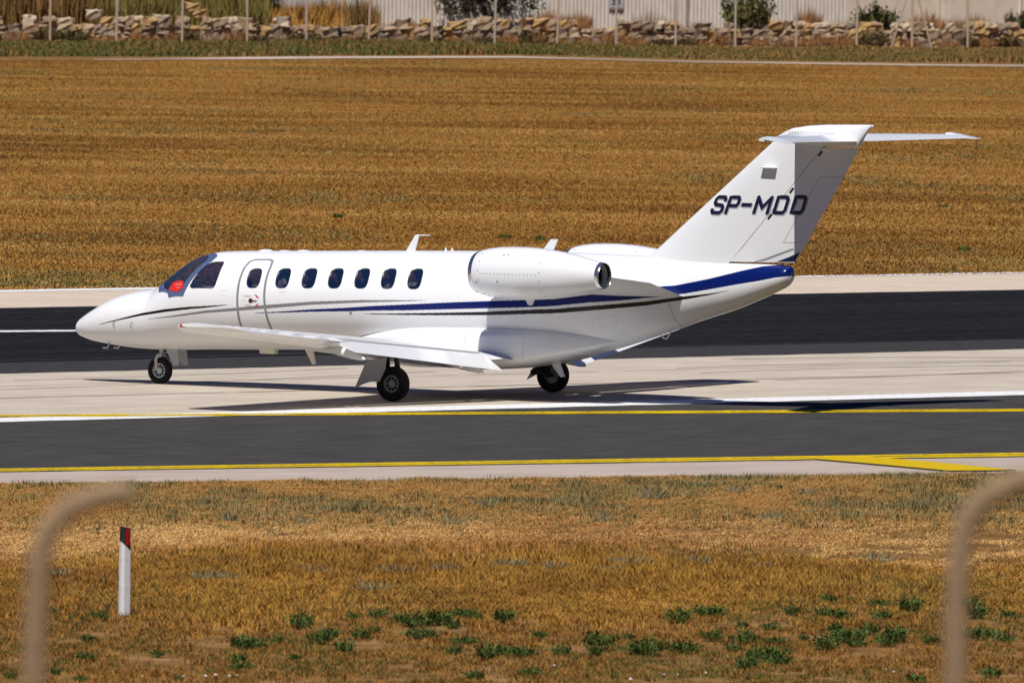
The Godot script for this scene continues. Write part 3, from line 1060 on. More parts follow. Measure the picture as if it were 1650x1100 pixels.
func make_gear(jet: Node3D, white: Material, bare: Material, dark: Material, rubber: Material) -> void:
	var alloy := mat(lin(0.42, 0.43, 0.44), 0.4, 0.6)
	var door_shade_grey := mat(lin(0.42, 0.43, 0.45), 0.35)  # gear doors darkened in colour to stand in for wing and fuselage shade
	var strut := mat(lin(0.55, 0.56, 0.57), 0.4)
	# nose leg
	var g := Geo.new()
	g.tube([Vector3(-6.10, 0.80, 0), Vector3(-6.115, 0.50, 0)], [0.040, 0.036], 12)
	g.tube([Vector3(-5.78, 0.66, 0), Vector3(-6.06, 0.50, 0)], [0.016, 0.016], 8)
	g.box(Vector3(-6.11, 0.475, 0), Vector3(0.09, 0.06, 0.16), 0.015)
	for s in [1, -1]:
		g.tube([Vector3(-6.12, 0.49, 0.085 * s), Vector3(-6.155, 0.40, 0.10 * s), Vector3(-6.135, 0.225, 0.10 * s)], [0.024, 0.026, 0.020], 10)
	var leg := part("nose_gear_leg", g.finish(45), strut, jet)
	g = Geo.new()
	g.tube([Vector3(-6.14, 0.56, 0.03), Vector3(-6.17, 0.47, 0.05)], [0.012, 0.012], 8)
	part("steering_link", g.finish(45), dark, leg)
	g = Geo.new()
	g.tube([Vector3(-6.06, 0.56, -0.03), Vector3(-6.0, 0.50, 0.04), Vector3(-6.07, 0.44, 0.05)], [0.010, 0.010, 0.010], 8)
	part("torque_link", g.finish(45), dark, leg)
	make_wheel(Vector3(-6.13, 0.222, 0), 0.222, 0.135, 0.125, rubber, mat(lin(0.62, 0.64, 0.66), 0.35, 0.3), leg, 1)
	for s in [1, -1]:
		g = Geo.new()
		g.slab([Vector2(-5.93, 0.60), Vector2(-5.70, 0.60), Vector2(-5.665, 0.325), Vector2(-5.78, 0.31), Vector2(-5.84, 0.42)], 0.018, Transform3D(Basis.IDENTITY, Vector3(0, 0.0, 0.13 * s)))
		part("nose_gear_door", g.finish(), door_shade_grey, jet)
	# main legs with trailing links
	for side in [1, -1]:
		var z: float = 2.49 * side
		g = Geo.new()
		g.tube([Vector3(-0.12, 0.86, z + 0.05 * side), Vector3(-0.20, 0.56, z - 0.12 * side), Vector3(-0.26, 0.36, z - 0.14 * side)], [0.055, 0.055, 0.05], 12)
		g.tube([Vector3(-0.27, 0.36, z - 0.14 * side), Vector3(0.0, 0.28, z - 0.13 * side)], [0.048, 0.05], 12)
		g.tube([Vector3(0.0, 0.28, z - 0.14 * side), Vector3(0.0, 0.28, z)], [0.03, 0.03], 10)
		g.tube([Vector3(-0.02, 0.80, z - 0.10 * side), Vector3(-0.01, 0.32, z - 0.14 * side)], [0.035, 0.028], 10)
		var main := part("main_gear_leg", g.finish(45), dark, jet)
		g = Geo.new()
		g.tube([Vector3(0.07, 0.76, z), Vector3(0.085, 0.68, z), Vector3(0.075, 0.60, z - 0.02 * side), Vector3(0.06, 0.52, z - 0.08 * side)], [0.010, 0.012, 0.030, 0.026], 8)
		g.box(Vector3(-0.30, 0.33, z - 0.10 * side), Vector3(0.10, 0.09, 0.14), 0.02)
		part("brake_line", g.finish(45), dark, main)
		make_wheel(Vector3(0, 0.283, z), 0.283, 0.20, 0.145, rubber, mat(lin(0.34, 0.34, 0.35), 0.4, 0.3), main, side)
		g = Geo.new()
		g.slab([Vector2(-0.36, 0.66), Vector2(0.02, 0.72), Vector2(-0.02, 0.52), Vector2(-0.14, 0.315), Vector2(-0.28, 0.315), Vector2(-0.36, 0.30), Vector2(-0.46, 0.265), Vector2(-0.62, 0.185), Vector2(-0.57, 0.27)], 0.022, Transform3D(Basis(Vector3(1, 0, 0), 0.10 * side), Vector3(0, 0, (2.66 if side > 0 else -2.66))))
		part("main_gear_door", g.finish(), door_shade_grey, jet)

# ------------------------------------------------------------------ ground, runway, markings
# a band of ground between two pixel lines, each given by its rows at the left and right edge of the photograph
func band(called: String, top: Array, bottom: Array, y: float, m: Material, x0 := -1400.0, x1 := 3050.0, rough := 0.0, uv_scale := 0.1) -> MeshInstance3D:
	var g := Geo.new()
	var n := 160
	var wob := noise_of(called.hash() % 1000, 0.9, 2)
	var a := PackedVector3Array()
	var b := PackedVector3Array()
	var tl := ground_at(0, top[0]); var tr := ground_at(1650, top[1])
	var bl := ground_at(0, bottom[0]); var br := ground_at(1650, bottom[1])
	for i in n + 1:
		var k := lerpf(x0, x1, float(i) / n) / 1650.0
		var p := tl + (tr - tl) * k
		var q := bl + (br - bl) * k
		p.z += wob.get_noise_2d(i * 3.1, 7.0) * rough
		q.z += wob.get_noise_2d(i * 3.1, 90.0) * rough
		p.y = y; q.y = y
		a.append(p); b.append(q)
	for i in n:
		var u := []
		var along := (br - bl).normalized()
		var across := Vector3(-along.z, 0, along.x)
		for p in [a[i], a[i + 1], b[i + 1], b[i]]: u.append(Vector2(p.dot(along), p.dot(across)) * uv_scale)
		g.trin(a[i], a[i + 1], b[i + 1], Vector3.UP, Vector3.UP, Vector3.UP, u[0], u[1], u[2])
		g.trin(a[i], b[i + 1], b[i], Vector3.UP, Vector3.UP, Vector3.UP, u[0], u[2], u[3])
	var o := part(called, g.finish(0, false), m, self)
	tag(o, "", "", "", "structure")
	return o

func flat_patch(called: String, px: Array, y: float, m: Material) -> MeshInstance3D:
	var g := Geo.new()
	var flat := PackedVector2Array()
	for p in px:
		var w := ground_at(p[0], p[1])
		flat.append(Vector2(w.x, w.z))
	var idx := Geometry2D.triangulate_polygon(flat)
	for k in range(0, idx.size(), 3):
		var t := []
		for q in 3: t.append(Vector3(flat[idx[k + q]].x, y, flat[idx[k + q]].y))
		g.trin(t[0], t[1], t[2], Vector3.UP, Vector3.UP, Vector3.UP)
	return tag(part(called, g.finish(0, false), m, self), "", "", "", "structure")

func surface(stops: Array, fine: Array, seed_: int, coarse_freq := 0.006, rough := 0.9) -> StandardMaterial3D:
	var m := mat(Color.WHITE, rough)
	m.albedo_texture = noise_tex(Vector2i(1024, 512), coarse_freq, 5, stops, seed_)
	m.detail_enabled = true
	m.detail_blend_mode = BaseMaterial3D.BLEND_MODE_MUL
	m.detail_albedo = noise_tex(Vector2i(512, 512), 0.12, 3, fine, seed_ + 5)
	m.detail_uv_layer = BaseMaterial3D.DETAIL_UV_1
	return matte(m)

# streaky asphalt: rubber laid down in long overlapping strokes
func runway_asphalt() -> StandardMaterial3D:
	var w := 512
	var h := 256
	var im := Image.create(w, h, false, Image.FORMAT_RGB8)
	im.fill(lin(0.045, 0.0435, 0.043))
	var r := RandomNumberGenerator.new()
	r.seed = 77
	for k in 5200:
		var v := clampf(r.randfn(0.42, 0.17), 0.0, 0.85)
		var x := r.randi_range(0, w)
		var long := r.randi_range(60, 320)
		var shade := lin(0.0135, 0.013, 0.0138) if r.randf() < 0.8 else lin(0.022, 0.0213, 0.022)
		for s in [0, w]:
			im.fill_rect(Rect2i(x - s, int(v * h), long, r.randi_range(1, 2)), shade)
	for k in 9000:
		im.set_pixel(r.randi_range(0, w - 1), r.randi_range(0, h - 1), lin(0.030, 0.029, 0.030))
	var m := mat(Color.WHITE, 0.75)
	m.albedo_texture = ImageTexture.create_from_image(im)
	return matte(m)

func build_ground() -> void:
	# terrain: level field, rising to the bank on which the near fence and the viewer stand
	var soil := mat(Color.WHITE, 1.0)
	soil.albedo_texture = noise_tex(Vector2i(1024, 1024), 0.012, 5, [[0.0, lin(0.13, 0.075, 0.030)], [0.4, lin(0.21, 0.115, 0.042)], [0.6, lin(0.25, 0.14, 0.055)], [0.8, lin(0.30, 0.17, 0.075)], [1.0, lin(0.33, 0.20, 0.10)]], 11)
	matte(soil)
	soil.detail_enabled = true
	soil.detail_blend_mode = BaseMaterial3D.BLEND_MODE_MUL
	soil.detail_albedo = noise_tex(Vector2i(512, 512), 0.09, 4, [[0.0, lin(0.55, 0.5, 0.45)], [0.5, lin(0.9, 0.88, 0.85)], [1.0, lin(1, 1, 1)]], 12)
	var g := Geo.new()
	var zs := [400.0, 20.0, 0.0, -30.0, -40.0, -55.0, -75.0, -100.0, -112.0, -170.0, -300.0, -700.0, -2500.0]
	var hs := [6.7, 6.7, 6.6, 4.55, 4.35, 3.0, 1.5, 0.2, 0.0, 0.0, 0.0, 0.0, 0.0]
	for i in zs.size() - 1:
		for j in 20:
			var x0 := -1500.0 + 150.0 * j
			var p := [Vector3(x0, hs[i], zs[i]), Vector3(x0 + 150, hs[i], zs[i]), Vector3(x0 + 150, hs[i + 1], zs[i + 1]), Vector3(x0, hs[i + 1], zs[i + 1])]
			var u := p.map(func(e): return Vector2(e.x, e.z) * 0.07)
			g.trin(p[0], p[1], p[2], Vector3.UP, Vector3.UP, Vector3.UP, u[0], u[1], u[2])
			g.trin(p[0], p[2], p[3], Vector3.UP, Vector3.UP, Vector3.UP, u[0], u[2], u[3])
	tag(part("ground", g.finish(0, false), soil, self), "", "", "", "structure")

	var fine := [[0.0, lin(0.80, 0.80, 0.80)], [0.45, lin(0.95, 0.95, 0.95)], [1.0, lin(1, 1, 1)]]
	var concrete := surface([[0.0, lin(0.445, 0.382, 0.308)], [0.45, lin(0.49, 0.425, 0.345)], [0.6, lin(0.505, 0.44, 0.36)], [1.0, lin(0.545, 0.475, 0.39)]], fine, 21)
	concrete.uv1_scale = Vector3(0.7, 2.4, 1)
	var far_concrete := surface([[0.0, lin(0.53, 0.435, 0.345)], [1.0, lin(0.61, 0.51, 0.41)]], fine, 23)
	var shoulder := surface([[0.0, lin(0.37, 0.30, 0.25)], [0.5, lin(0.43, 0.355, 0.30)], [1.0, lin(0.49, 0.405, 0.345)]], fine, 25)
	shoulder.uv1_scale = Vector3(0.5, 3.0, 1)
	var tarmac := surface([[0.0, lin(0.050, 0.047, 0.046)], [0.4, lin(0.062, 0.059, 0.057)], [0.7, lin(0.070, 0.066, 0.064)], [1.0, lin(0.085, 0.08, 0.078)]], [[0.0, lin(0.6, 0.6, 0.6)], [0.5, lin(0.9, 0.9, 0.9)], [1.0, lin(1, 1, 1)]], 27, 0.01)
	tarmac.uv1_scale = Vector3(0.6, 3.0, 1)
	var white_line := surface([[0.0, lin(0.34, 0.32, 0.29)], [0.28, lin(0.58, 0.57, 0.55)], [0.42, lin(0.74, 0.74, 0.74)], [1.0, lin(0.80, 0.80, 0.80)]], fine, 31, 0.03)
	white_line.uv1_scale = Vector3(3, 3, 1)
	var yellow := surface([[0.0, lin(0.24, 0.16, 0.03)], [0.28, lin(0.48, 0.32, 0.015)], [0.45, lin(0.66, 0.46, 0.012)], [1.0, lin(0.74, 0.53, 0.02)]], fine, 33, 0.03)
	yellow.uv1_scale = Vector3(3, 3, 1)
	var black_line := mat(lin(0.02, 0.02, 0.02), 0.8)

	band("concrete_shoulder", [690, 646], [779.5, 762.5], 0.004, shoulder, -1400, 3050, 0.25)
	band("runway_concrete", [467.5, 439], [690, 646], 0.004, concrete, -1400, 3050, 0.0)
	band("runway_shoulder", [471, 441], [496.5, 467], 0.007, far_concrete)
	band("runway", [496.5, 467], [602.5, 562.5], 0.008, runway_material(), -1400, 3050, 0.12, 1.0)
	band("taxiway", [680.5, 637], [757.5, 731.5], 0.008, tarmac)
	band("edge_line", [468, 438.5], [471.2, 440.7], 0.012, white_line, -1400, 3050, 0.1)
	band("centre_line", [533.2, 519], [535.8, 520.8], 0.012, white_line, -600, 640, 0.1)
	band("edge_line", [674, 630.5], [680.8, 637.2], 0.012, white_line, -1400, 3050, 0.10)
	band("concrete_joint", [641.6, 600.2], [642.2, 600.8], 0.008, mat(lin(0.17, 0.14, 0.12), 0.9), -1400, 3050, 0.12)
	band("concrete_joint", [622.6, 582.0], [623.0, 582.4], 0.008, mat(lin(0.33, 0.28, 0.235), 0.9), -1400, 3050, 0.12)
	band("taxiway_edge_line", [669.6, 660.0], [671.0, 661.6], 0.016, yellow, -1400, 3050, 0.10)
	band("taxiway_edge_line", [671.6, 662.3], [673.0, 664.0], 0.016, yellow, -1400, 3050, 0.10)
	band("line_border", [756.0, 730.2], [761.2, 736.8], 0.012, black_line, -1400, 3050, 0.08)
	band("taxiway_edge_line", [756.4, 730.6], [758.3, 732.9], 0.016, yellow, -1400, 3050, 0.06)
	band("taxiway_edge_line", [759.0, 733.8], [760.8, 736.2], 0.016, yellow, -1400, 3050, 0.06)
	flat_patch("line_border", [[1280, 738.6], [1400, 736.3], [1500, 744.8], [1640, 758.2], [1610, 760.2], [1530, 760.9], [1400, 749.2]], 0.012, black_line)
	flat_patch("taxiway_branch_line", [[1290, 739.0], [1400, 737.0], [1500, 745.6], [1628, 758.2], [1605, 759.4], [1530, 760.1], [1400, 748.3]], 0.020, yellow)
	# faint tyre tracks curving over the concrete
	var worn := mat(lin(0.385, 0.33, 0.265), 0.9)
	for q in [[1090, 592, 1300, 585, 1680, 579], [1130, 600, 1350, 590, 1680, 588], [1180, 578, 1400, 573, 1680, 576], [20, 612, 300, 606, 560, 592], [-20, 628, 260, 618, 700, 598], [1250, 612, 1450, 606, 1680, 595]]:
		var gt := Geo.new()
		var last := []
		for i in 25:
			var e := i / 24.0
			var px := lerpf(lerpf(q[0], q[2], e), lerpf(q[2], q[4], e), e)
			var py := lerpf(lerpf(q[1], q[3], e), lerpf(q[3], q[5], e), e)
			var now := [ground_at(px, py, 0.009), ground_at(px, py + 0.55, 0.009)]
			if last:
				gt.trin(last[0], now[0], now[1], Vector3.UP, Vector3.UP, Vector3.UP)
				gt.trin(last[0], now[1], last[1], Vector3.UP, Vector3.UP, Vector3.UP)
			last = now
		tag(part("tyre_track", gt.finish(0, false), matte(worn), self), "", "", "", "structure")
	# pale track in front of the far fence
	var g2 := Geo.new()
	var line := [[150, 96.5, 97], [270, 95.0, 96.0], [400, 93.0, 96.0], [550, 92.0, 94.5], [700, 91.6, 94.0], [830, 91.6, 93.6], [960, 95.2, 96.2], [1100, 99.2, 100.2], [1300, 101.8, 103.5], [1500, 104.6, 106.2], [1700, 106.4, 108.0]]
	for i in line.size() - 1:
		var p: Array = line[i]
		var q: Array = line[i + 1]
		var a := ground_at(p[0], p[1]) ; var b := ground_at(q[0], q[1]); var c := ground_at(q[0], q[2]); var d := ground_at(p[0], p[2])
		for e in [[a, b, c], [a, c, d]]:
			g2.trin(e[0] + Vector3(0, 0.03, 0), e[1] + Vector3(0, 0.03, 0), e[2] + Vector3(0, 0.03, 0), Vector3.UP, Vector3.UP, Vector3.UP)
	tag(part("track", g2.finish(0, false), mat(lin(0.55, 0.45, 0.36), 0.95), self), "", "", "", "structure")

func runway_material() -> StandardMaterial3D:
	var m := runway_asphalt()
	# laid out so that the texture spans the strip once across and repeats every 70 m along it
	var tl := ground_at(0, 496.5); var bl := ground_at(0, 602.5); var br := ground_at(1650, 562.5)
	var along := (br - bl).normalized()
	var across := Vector3(-along.z, 0, along.x)
	var v0 := tl.dot(across)
	var v1 := bl.dot(across)
	m.uv1_scale = Vector3(1.0 / 70.0, 1.0 / (v1 - v0), 1)
	m.uv1_offset = Vector3(0, -v0 / (v1 - v0), 0)
	return m

# ------------------------------------------------------------------ vegetation
# tuft of upright blades, white so that copies bring their own colour
func tuft(blades: int, spread: float, high: float, wide: float, lean: float, seed_: int) -> ArrayMesh:
	var g := Geo.new()
	var r := RandomNumberGenerator.new()
	r.seed = seed_
	for k in blades:
		var t := r.randf() * TAU
		var o := Vector3(cos(t), 0, sin(t)) * spread * sqrt(r.randf())
		var f := r.randf() * TAU
		var side := Vector3(cos(f), 0, sin(f)) * wide * r.randf_range(0.6, 1.2) / 2
		var h := high * r.randf_range(0.55, 1.1)
		var d := Vector3(r.randf_range(-1, 1), 0, r.randf_range(-1, 1)) * lean * h
		var mid := o + d * 0.35 + Vector3(0, h * 0.6, 0)
		var nn := (Vector3(side.z, 0, -side.x).normalized() * (1 if r.randf() < 0.5 else -1) + Vector3.UP * 0.9).normalized()
		g.trin(o - side, o + side, mid + side * 0.7, nn, nn, nn)
		g.trin(o - side, mid + side * 0.7, mid - side * 0.7, nn, nn, nn)
		g.trin(mid - side * 0.7, mid + side * 0.7, o + d + Vector3(0, h, 0), nn, nn, nn)
	return g.finish(0, false)

func scatter(called: String, label: String, mesh: Mesh, spots: Array, rough := 0.9, through := 0.35) -> void:
	var m := vmat(rough)
	m.backlight_enabled = true
	m.backlight = Color(through, through, through)
	var mm := MultiMesh.new()
	mm.transform_format = MultiMesh.TRANSFORM_3D
	mm.use_colors = true
	mm.mesh = mesh
	mm.instance_count = spots.size()
	for i in spots.size():
		mm.set_instance_transform(i, spots[i][0])
		mm.set_instance_color(i, spots[i][1] * Color(0.98, 0.93, 0.80))
	var o := MultiMeshInstance3D.new()
	o.multimesh = mm
	o.material_override = m
	o.name = numbered(called)
	add_child(o)
	tag(o, label, "grass", "", "stuff")

func upright(p: Vector3, s: float, tall := 1.0) -> Transform3D:
	return Transform3D(Basis(Vector3.UP, rng.randf() * TAU).scaled(Vector3(s, s * tall, s)), p)

func track_row(px: float) -> float:     # lower edge of the pale track
	var q := [[-2000.0, 99.0], [150.0, 97.0], [400.0, 96.0], [700.0, 94.0], [830.0, 93.6], [960.0, 96.2], [1100.0, 100.2], [1300.0, 103.5], [1700.0, 108.0], [4000.0, 122.0]]
	for i in q.size() - 1:
		if px <= q[i + 1][0]: return lerpf(q[i][1], q[i + 1][1], (px - q[i][0]) / (q[i + 1][0] - q[i][0]))
	return 108.0

func build_grass() -> void:
	var patch := noise_of(5, 0.045, 4)
	var fine := noise_of(6, 0.4, 3)
	var streak := noise_of(7, 0.02, 4)
	var green := noise_of(8, 0.06, 3)
	# --- far field between runway and boundary
	var spots := []
	var greens := []
	var far0 := ground_at(0, 467); var far1 := ground_at(1650, 440)
	for i in 300000:
		var z := -lerpf(238.0, 552.0, pow(rng.randf(), 1.25))
		var half := -z * 0.0434 + 4.0
		var x := rng.randf_range(-half, half)
		var edge := lerpf(far0.z, far1.z, (x - far0.x) / (far1.x - far0.x))
		var inside := edge - z      # metres beyond the runway edge
		if inside < rng.randf_range(-0.2, 0.5): continue
		var rowf := LENS * EYE / -z + HORIZON + ROLL * (x * LENS / -z)
		if rowf < track_row(825.0 + x * LENS / -z) + 0.7: continue
		var p := Vector3(x, 0, z)
		var a := patch.get_noise_2d(x * 1.0, z * 0.45)
		var s := streak.get_noise_2d(x * 2.2, z * 5.5)
		var f := fine.get_noise_2d(x, z * 0.3)
		var c := Color(0.40, 0.215, 0.062)
		c = c.lerp(Color(0.52, 0.31, 0.105), clampf(s * 1.7 + 0.2 * f, 0, 1))
		c = c.lerp(Color(0.26, 0.135, 0.044), clampf(-s * 1.0 + a * 0.8, 0, 0.7))
		var gr := clampf(green.get_noise_2d(x, z * 0.6) * 2.2 - 0.25 + 0.75 * (1.0 - smoothstep(4.0, 26.0, inside)), 0, 1)
		if rng.randf() < gr * 0.22:
			greens.append([upright(p, rng.randf_range(0.8, 1.5)), Color(0.21, 0.175, 0.06).lerp(Color(0.22, 0.205, 0.10), rng.randf()) * rng.randf_range(0.85, 1.15)])
			continue
		c *= rng.randf_range(0.86, 1.12)
		var tall := 1.0 + clampf(a * 1.2, -0.4, 0.8) + f * 0.5
		spots.append([upright(p, rng.randf_range(0.9, 1.5), clampf(tall, 0.45, 2.0)), c])
	scatter("dry_grass", "golden brown mown grass of the field beyond the runway", tuft(10, 0.26, 0.034, 0.020, 2.2, 3), spots)
	scatter("green_grass", "grey green grass patches in the field beyond the runway", tuft(10, 0.26, 0.055, 0.022, 1.4, 4), greens)

	# --- near verge
	var near0 := ground_at(0, 779); var near1 := ground_at(1650, 762)
	var straw := []
	var gold := []
	var verge := []
	for i in 260000:
		var z := -rng.randf_range(119.0, 176.0)
		var half := -z * 0.0434 + 2.2
		var x := rng.randf_range(-half, half)
		var edge := lerpf(near0.z, near1.z, (x - near0.x) / (near1.x - near0.x))
		var d := z - edge          # metres this side of the concrete
		var f := fine.get_noise_2d(x * 2.0, z)
		if d < 0.1 + 0.9 * f + rng.randf() * 0.5: continue
		var a := patch.get_noise_2d(x * 2.5, z * 1.4)
		var e := green.get_noise_2d(x * 4.0, z * 1.6)
		var p := Vector3(x, 0, z)
		# zones across the verge: green-tinged edge, straw, reddish bare track, golden standing grass, weedy soil
		var row := LENS * EYE / -z + HORIZON + ROLL * (x * LENS / -z)   # photograph row, which is a measure of distance only
		row += a * 16.0 + e * 26.0 + rng.randfn() * 14.0
		if row < 835:
			if rng.randf() < 0.20 + e * 0.55:
				verge.append([upright(p, rng.randf_range(0.7, 1.3), 1.0 + f), Color(0.19, 0.165, 0.065).lerp(Color(0.24, 0.22, 0.12), clampf(0.4 + e, 0, 1)) * rng.randf_range(0.75, 1.2)])
			else:
				straw.append([upright(p, rng.randf_range(0.7, 1.2)), Color(0.42, 0.225, 0.07).lerp(Color(0.50, 0.32, 0.14), rng.randf()) * rng.randf_range(0.75, 1.2)])
		elif row < 908:
			var bare := clampf((x + 1.0) / 6.0, 0, 1) * 0.55 + f * 0.8
			if rng.randf() < 0.30 + bare: continue
			straw.append([upright(p, rng.randf_range(0.6, 1.15), 0.75), Color(0.74, 0.49, 0.22).lerp(Color(0.42, 0.21, 0.08), clampf(0.5 + a * 1.6 + rng.randf_range(-0.6, 0.5), 0, 1)) * rng.randf_range(0.65, 1.3)])
		elif row < 985:
			if rng.randf() < 0.12 + f * 0.9: continue
			if rng.randf() < 0.14 + e * 0.45:
				verge.append([upright(p, rng.randf_range(0.6, 1.1)), Color(0.13, 0.13, 0.05) * rng.randf_range(0.8, 1.2)])
			else:
				gold.append([upright(p, rng.randf_range(0.8, 1.25), 1.0 + a), Color(0.42, 0.235, 0.058).lerp(Color(0.28, 0.14, 0.042), clampf(0.25 + fine.get_noise_2d(x * 0.8 + 300.0, z * 0.5) * 1.2 + rng.randf_range(-0.4, 0.4), 0, 1)) * rng.randf_range(0.6, 1.3)])
		else:
			if rng.randf() < 0.50 + f * 1.1: continue
			if rng.randf() < 0.30 + e * 0.6:
				verge.append([upright(p, rng.randf_range(0.5, 1.0), 0.8), Color(0.11, 0.13, 0.04) * rng.randf_range(0.7, 1.2)])
			else:
				gold.append([upright(p, rng.randf_range(0.5, 1.1), 0.8), Color(0.37, 0.20, 0.058).lerp(Color(0.20, 0.10, 0.038), rng.randf()) * rng.randf_range(0.6, 1.35)])
	scatter("straw_grass", "pale straw coloured cut grass along the near verge", tuft(10, 0.12, 0.045, 0.009, 1.8, 13), straw)
	scatter("golden_grass", "standing golden brown dry grass of the near verge", tuft(10, 0.10, 0.070, 0.008, 0.8, 14), gold)
	scatter("verge_grass", "grey green low grass on the near verge", tuft(10, 0.10, 0.065, 0.009, 0.9, 15), verge)
	# --- strip in front of the far wall
	var strip := []
	for i in 15000:
		var px := rng.randf_range(-120, 1770)
		var base := lerpf(93.0, 104.0, px / 1650.0)
		if px > 250 and px < 900: base = 91.5
		var py := lerpf(base - 24.0, track_row(px) - 5.5, rng.randf())
		var p := ground_at(px, py)
		var a := patch.get_noise_2d(p.x * 2.0, p.z * 0.5)
		var right := smoothstep(700.0, 1300.0, px)
		var low := (py - base + 24.0) / 23.0
		var c := Color(0.13, 0.125, 0.048).lerp(Color(0.085, 0.105, 0.038), rng.randf())
		if rng.randf() < 0.38 + right * 0.38 - low * 0.12 + a * 0.6: c = Color(0.27, 0.19, 0.06).lerp(Color(0.24, 0.14, 0.07), rng.randf())
		strip.append([upright(p, rng.randf_range(0.8, 1.6), 1.0 + a * 1.2 - right * 0.3), c * rng.randf_range(0.7, 1.25)])
	scatter("roadside_weeds", "green and yellowing weeds in front of the rubble wall", tuft(16, 0.30, 0.17, 0.035, 0.6, 23), strip)
	# --- tall dry growth behind the wall, left of the shed
	var reeds := []
	for i in 9000:
		var px := rng.randf_range(-160, 600)
		if px > 540 and rng.randf() < 0.7: continue
		var py := rng.randf_range(40.0, 63.0)
		var p := ground_at(px, py)
		var a := patch.get_noise_2d(p.x * 1.5, p.z * 0.6)
		var c := Color(0.20, 0.145, 0.05).lerp(Color(0.16, 0.095, 0.04), clampf(0.5 + a * 2.5, 0, 1))
		if rng.randf() < 0.22 - a: c = Color(0.13, 0.12, 0.04)
		if px > 420 and px < 545: c = Color(0.37, 0.20, 0.045).lerp(Color(0.26, 0.13, 0.05), rng.randf())
		reeds.append([upright(p, rng.randf_range(0.8, 1.3), (0.8 if px > 420 else 1.15) + a * 0.5), c * rng.randf_range(0.65, 1.25)])
	scatter("tall_dry_grass", "tall olive and brown dry grass behind the rubble wall", tuft(16, 0.45, 1.9, 0.06, 0.28, 29), reeds)

func leaf_clump(n: int, radius: float, high: float, leaf: Vector2, tint: Color, vary: Color, seed_: int, droop := 0.5) -> ArrayMesh:
	var g := Geo.new()
	g.coloured = true
	var r := RandomNumberGenerator.new()
	r.seed = seed_
	for k in n:
		var t := r.randf() * TAU
		var out := r.randf_range(0.15, 1.0)
		var dir := Vector3(cos(t), 0, sin(t))
		var o := dir * radius * 0.18 * r.randf() + Vector3(0, high * 0.12 * r.randf(), 0)
		var up := high * r.randf_range(0.45, 1.0) * (1.15 - out * droop)
		var tip := dir * radius * out + Vector3(0, maxf(up, 0.01), 0)
		var mid := (o + tip) / 2 + Vector3(0, high * 0.16, 0)
		var side := Vector3(-dir.z, r.randf_range(-0.3, 0.3), dir.x).normalized() * leaf.x * r.randf_range(0.6, 1.1) / 2
		g.tint = tint.lerp(vary, r.randf())
		var nn := (dir * 0.4 + Vector3.UP).normalized()
		g.trin(o, mid - side, mid + side, nn, nn, nn)
		g.trin(mid - side, tip, mid + side, nn, nn, nn)
	return g.finish(0, false)

func twig_bush(n: int, radius: float, high: float, thick: float, tint: Color, vary: Color, seed_: int, leaves := 0, leaf_tint := Color.BLACK) -> ArrayMesh:
	var g := Geo.new()
	g.coloured = true
	var r := RandomNumberGenerator.new()
	r.seed = seed_
	for k in n:
		var t := r.randf() * TAU
		var out := sqrt(r.randf())
		var dir := Vector3(cos(t), 0, sin(t))
		var o := dir * radius * out * 0.35
		var h := high * r.randf_range(0.5, 1.0) * (1.0 - 0.35 * out)
		var tip := dir * radius * out + Vector3(r.randf_range(-0.1, 0.1), h, r.randf_range(-0.1, 0.1)) 
		var f := r.randf() * TAU
		var side := Vector3(cos(f), 0, sin(f)) * thick / 2
		var mid := o.lerp(tip, 0.5) + dir * radius * 0.08
		g.tint = tint.lerp(vary, r.randf())
		var nn := (Vector3(side.z, 0, -side.x).normalized() + Vector3.UP * 0.6).normalized()
		g.trin(o - side, o + side, mid, nn, nn, nn)
		g.trin(mid - side * 0.8, mid + side * 0.8, tip, nn, nn, nn)
		for q in leaves:
			var at := mid.lerp(tip, r.randf_range(-0.3, 1.0)) + Vector3(r.randf_range(-1, 1), r.randf_range(-1, 1), r.randf_range(-1, 1)) * high * 0.06
			var a := Vector3(r.randf_range(-1, 1), r.randf_range(-0.3, 1), r.randf_range(-1, 1)).normalized() * thick * 2.4
			var b := a.cross(Vector3(r.randf_range(-1, 1), 1, r.randf_range(-1, 1))).normalized() * thick * 1.3
			g.tint = leaf_tint * r.randf_range(0.6, 1.4)
			g.trin(at, at + a + b, at + a * 1.8, nn, nn, nn)
			g.trin(at, at + a * 1.8, at + a - b, nn, nn, nn)
	return g.finish(0, false)

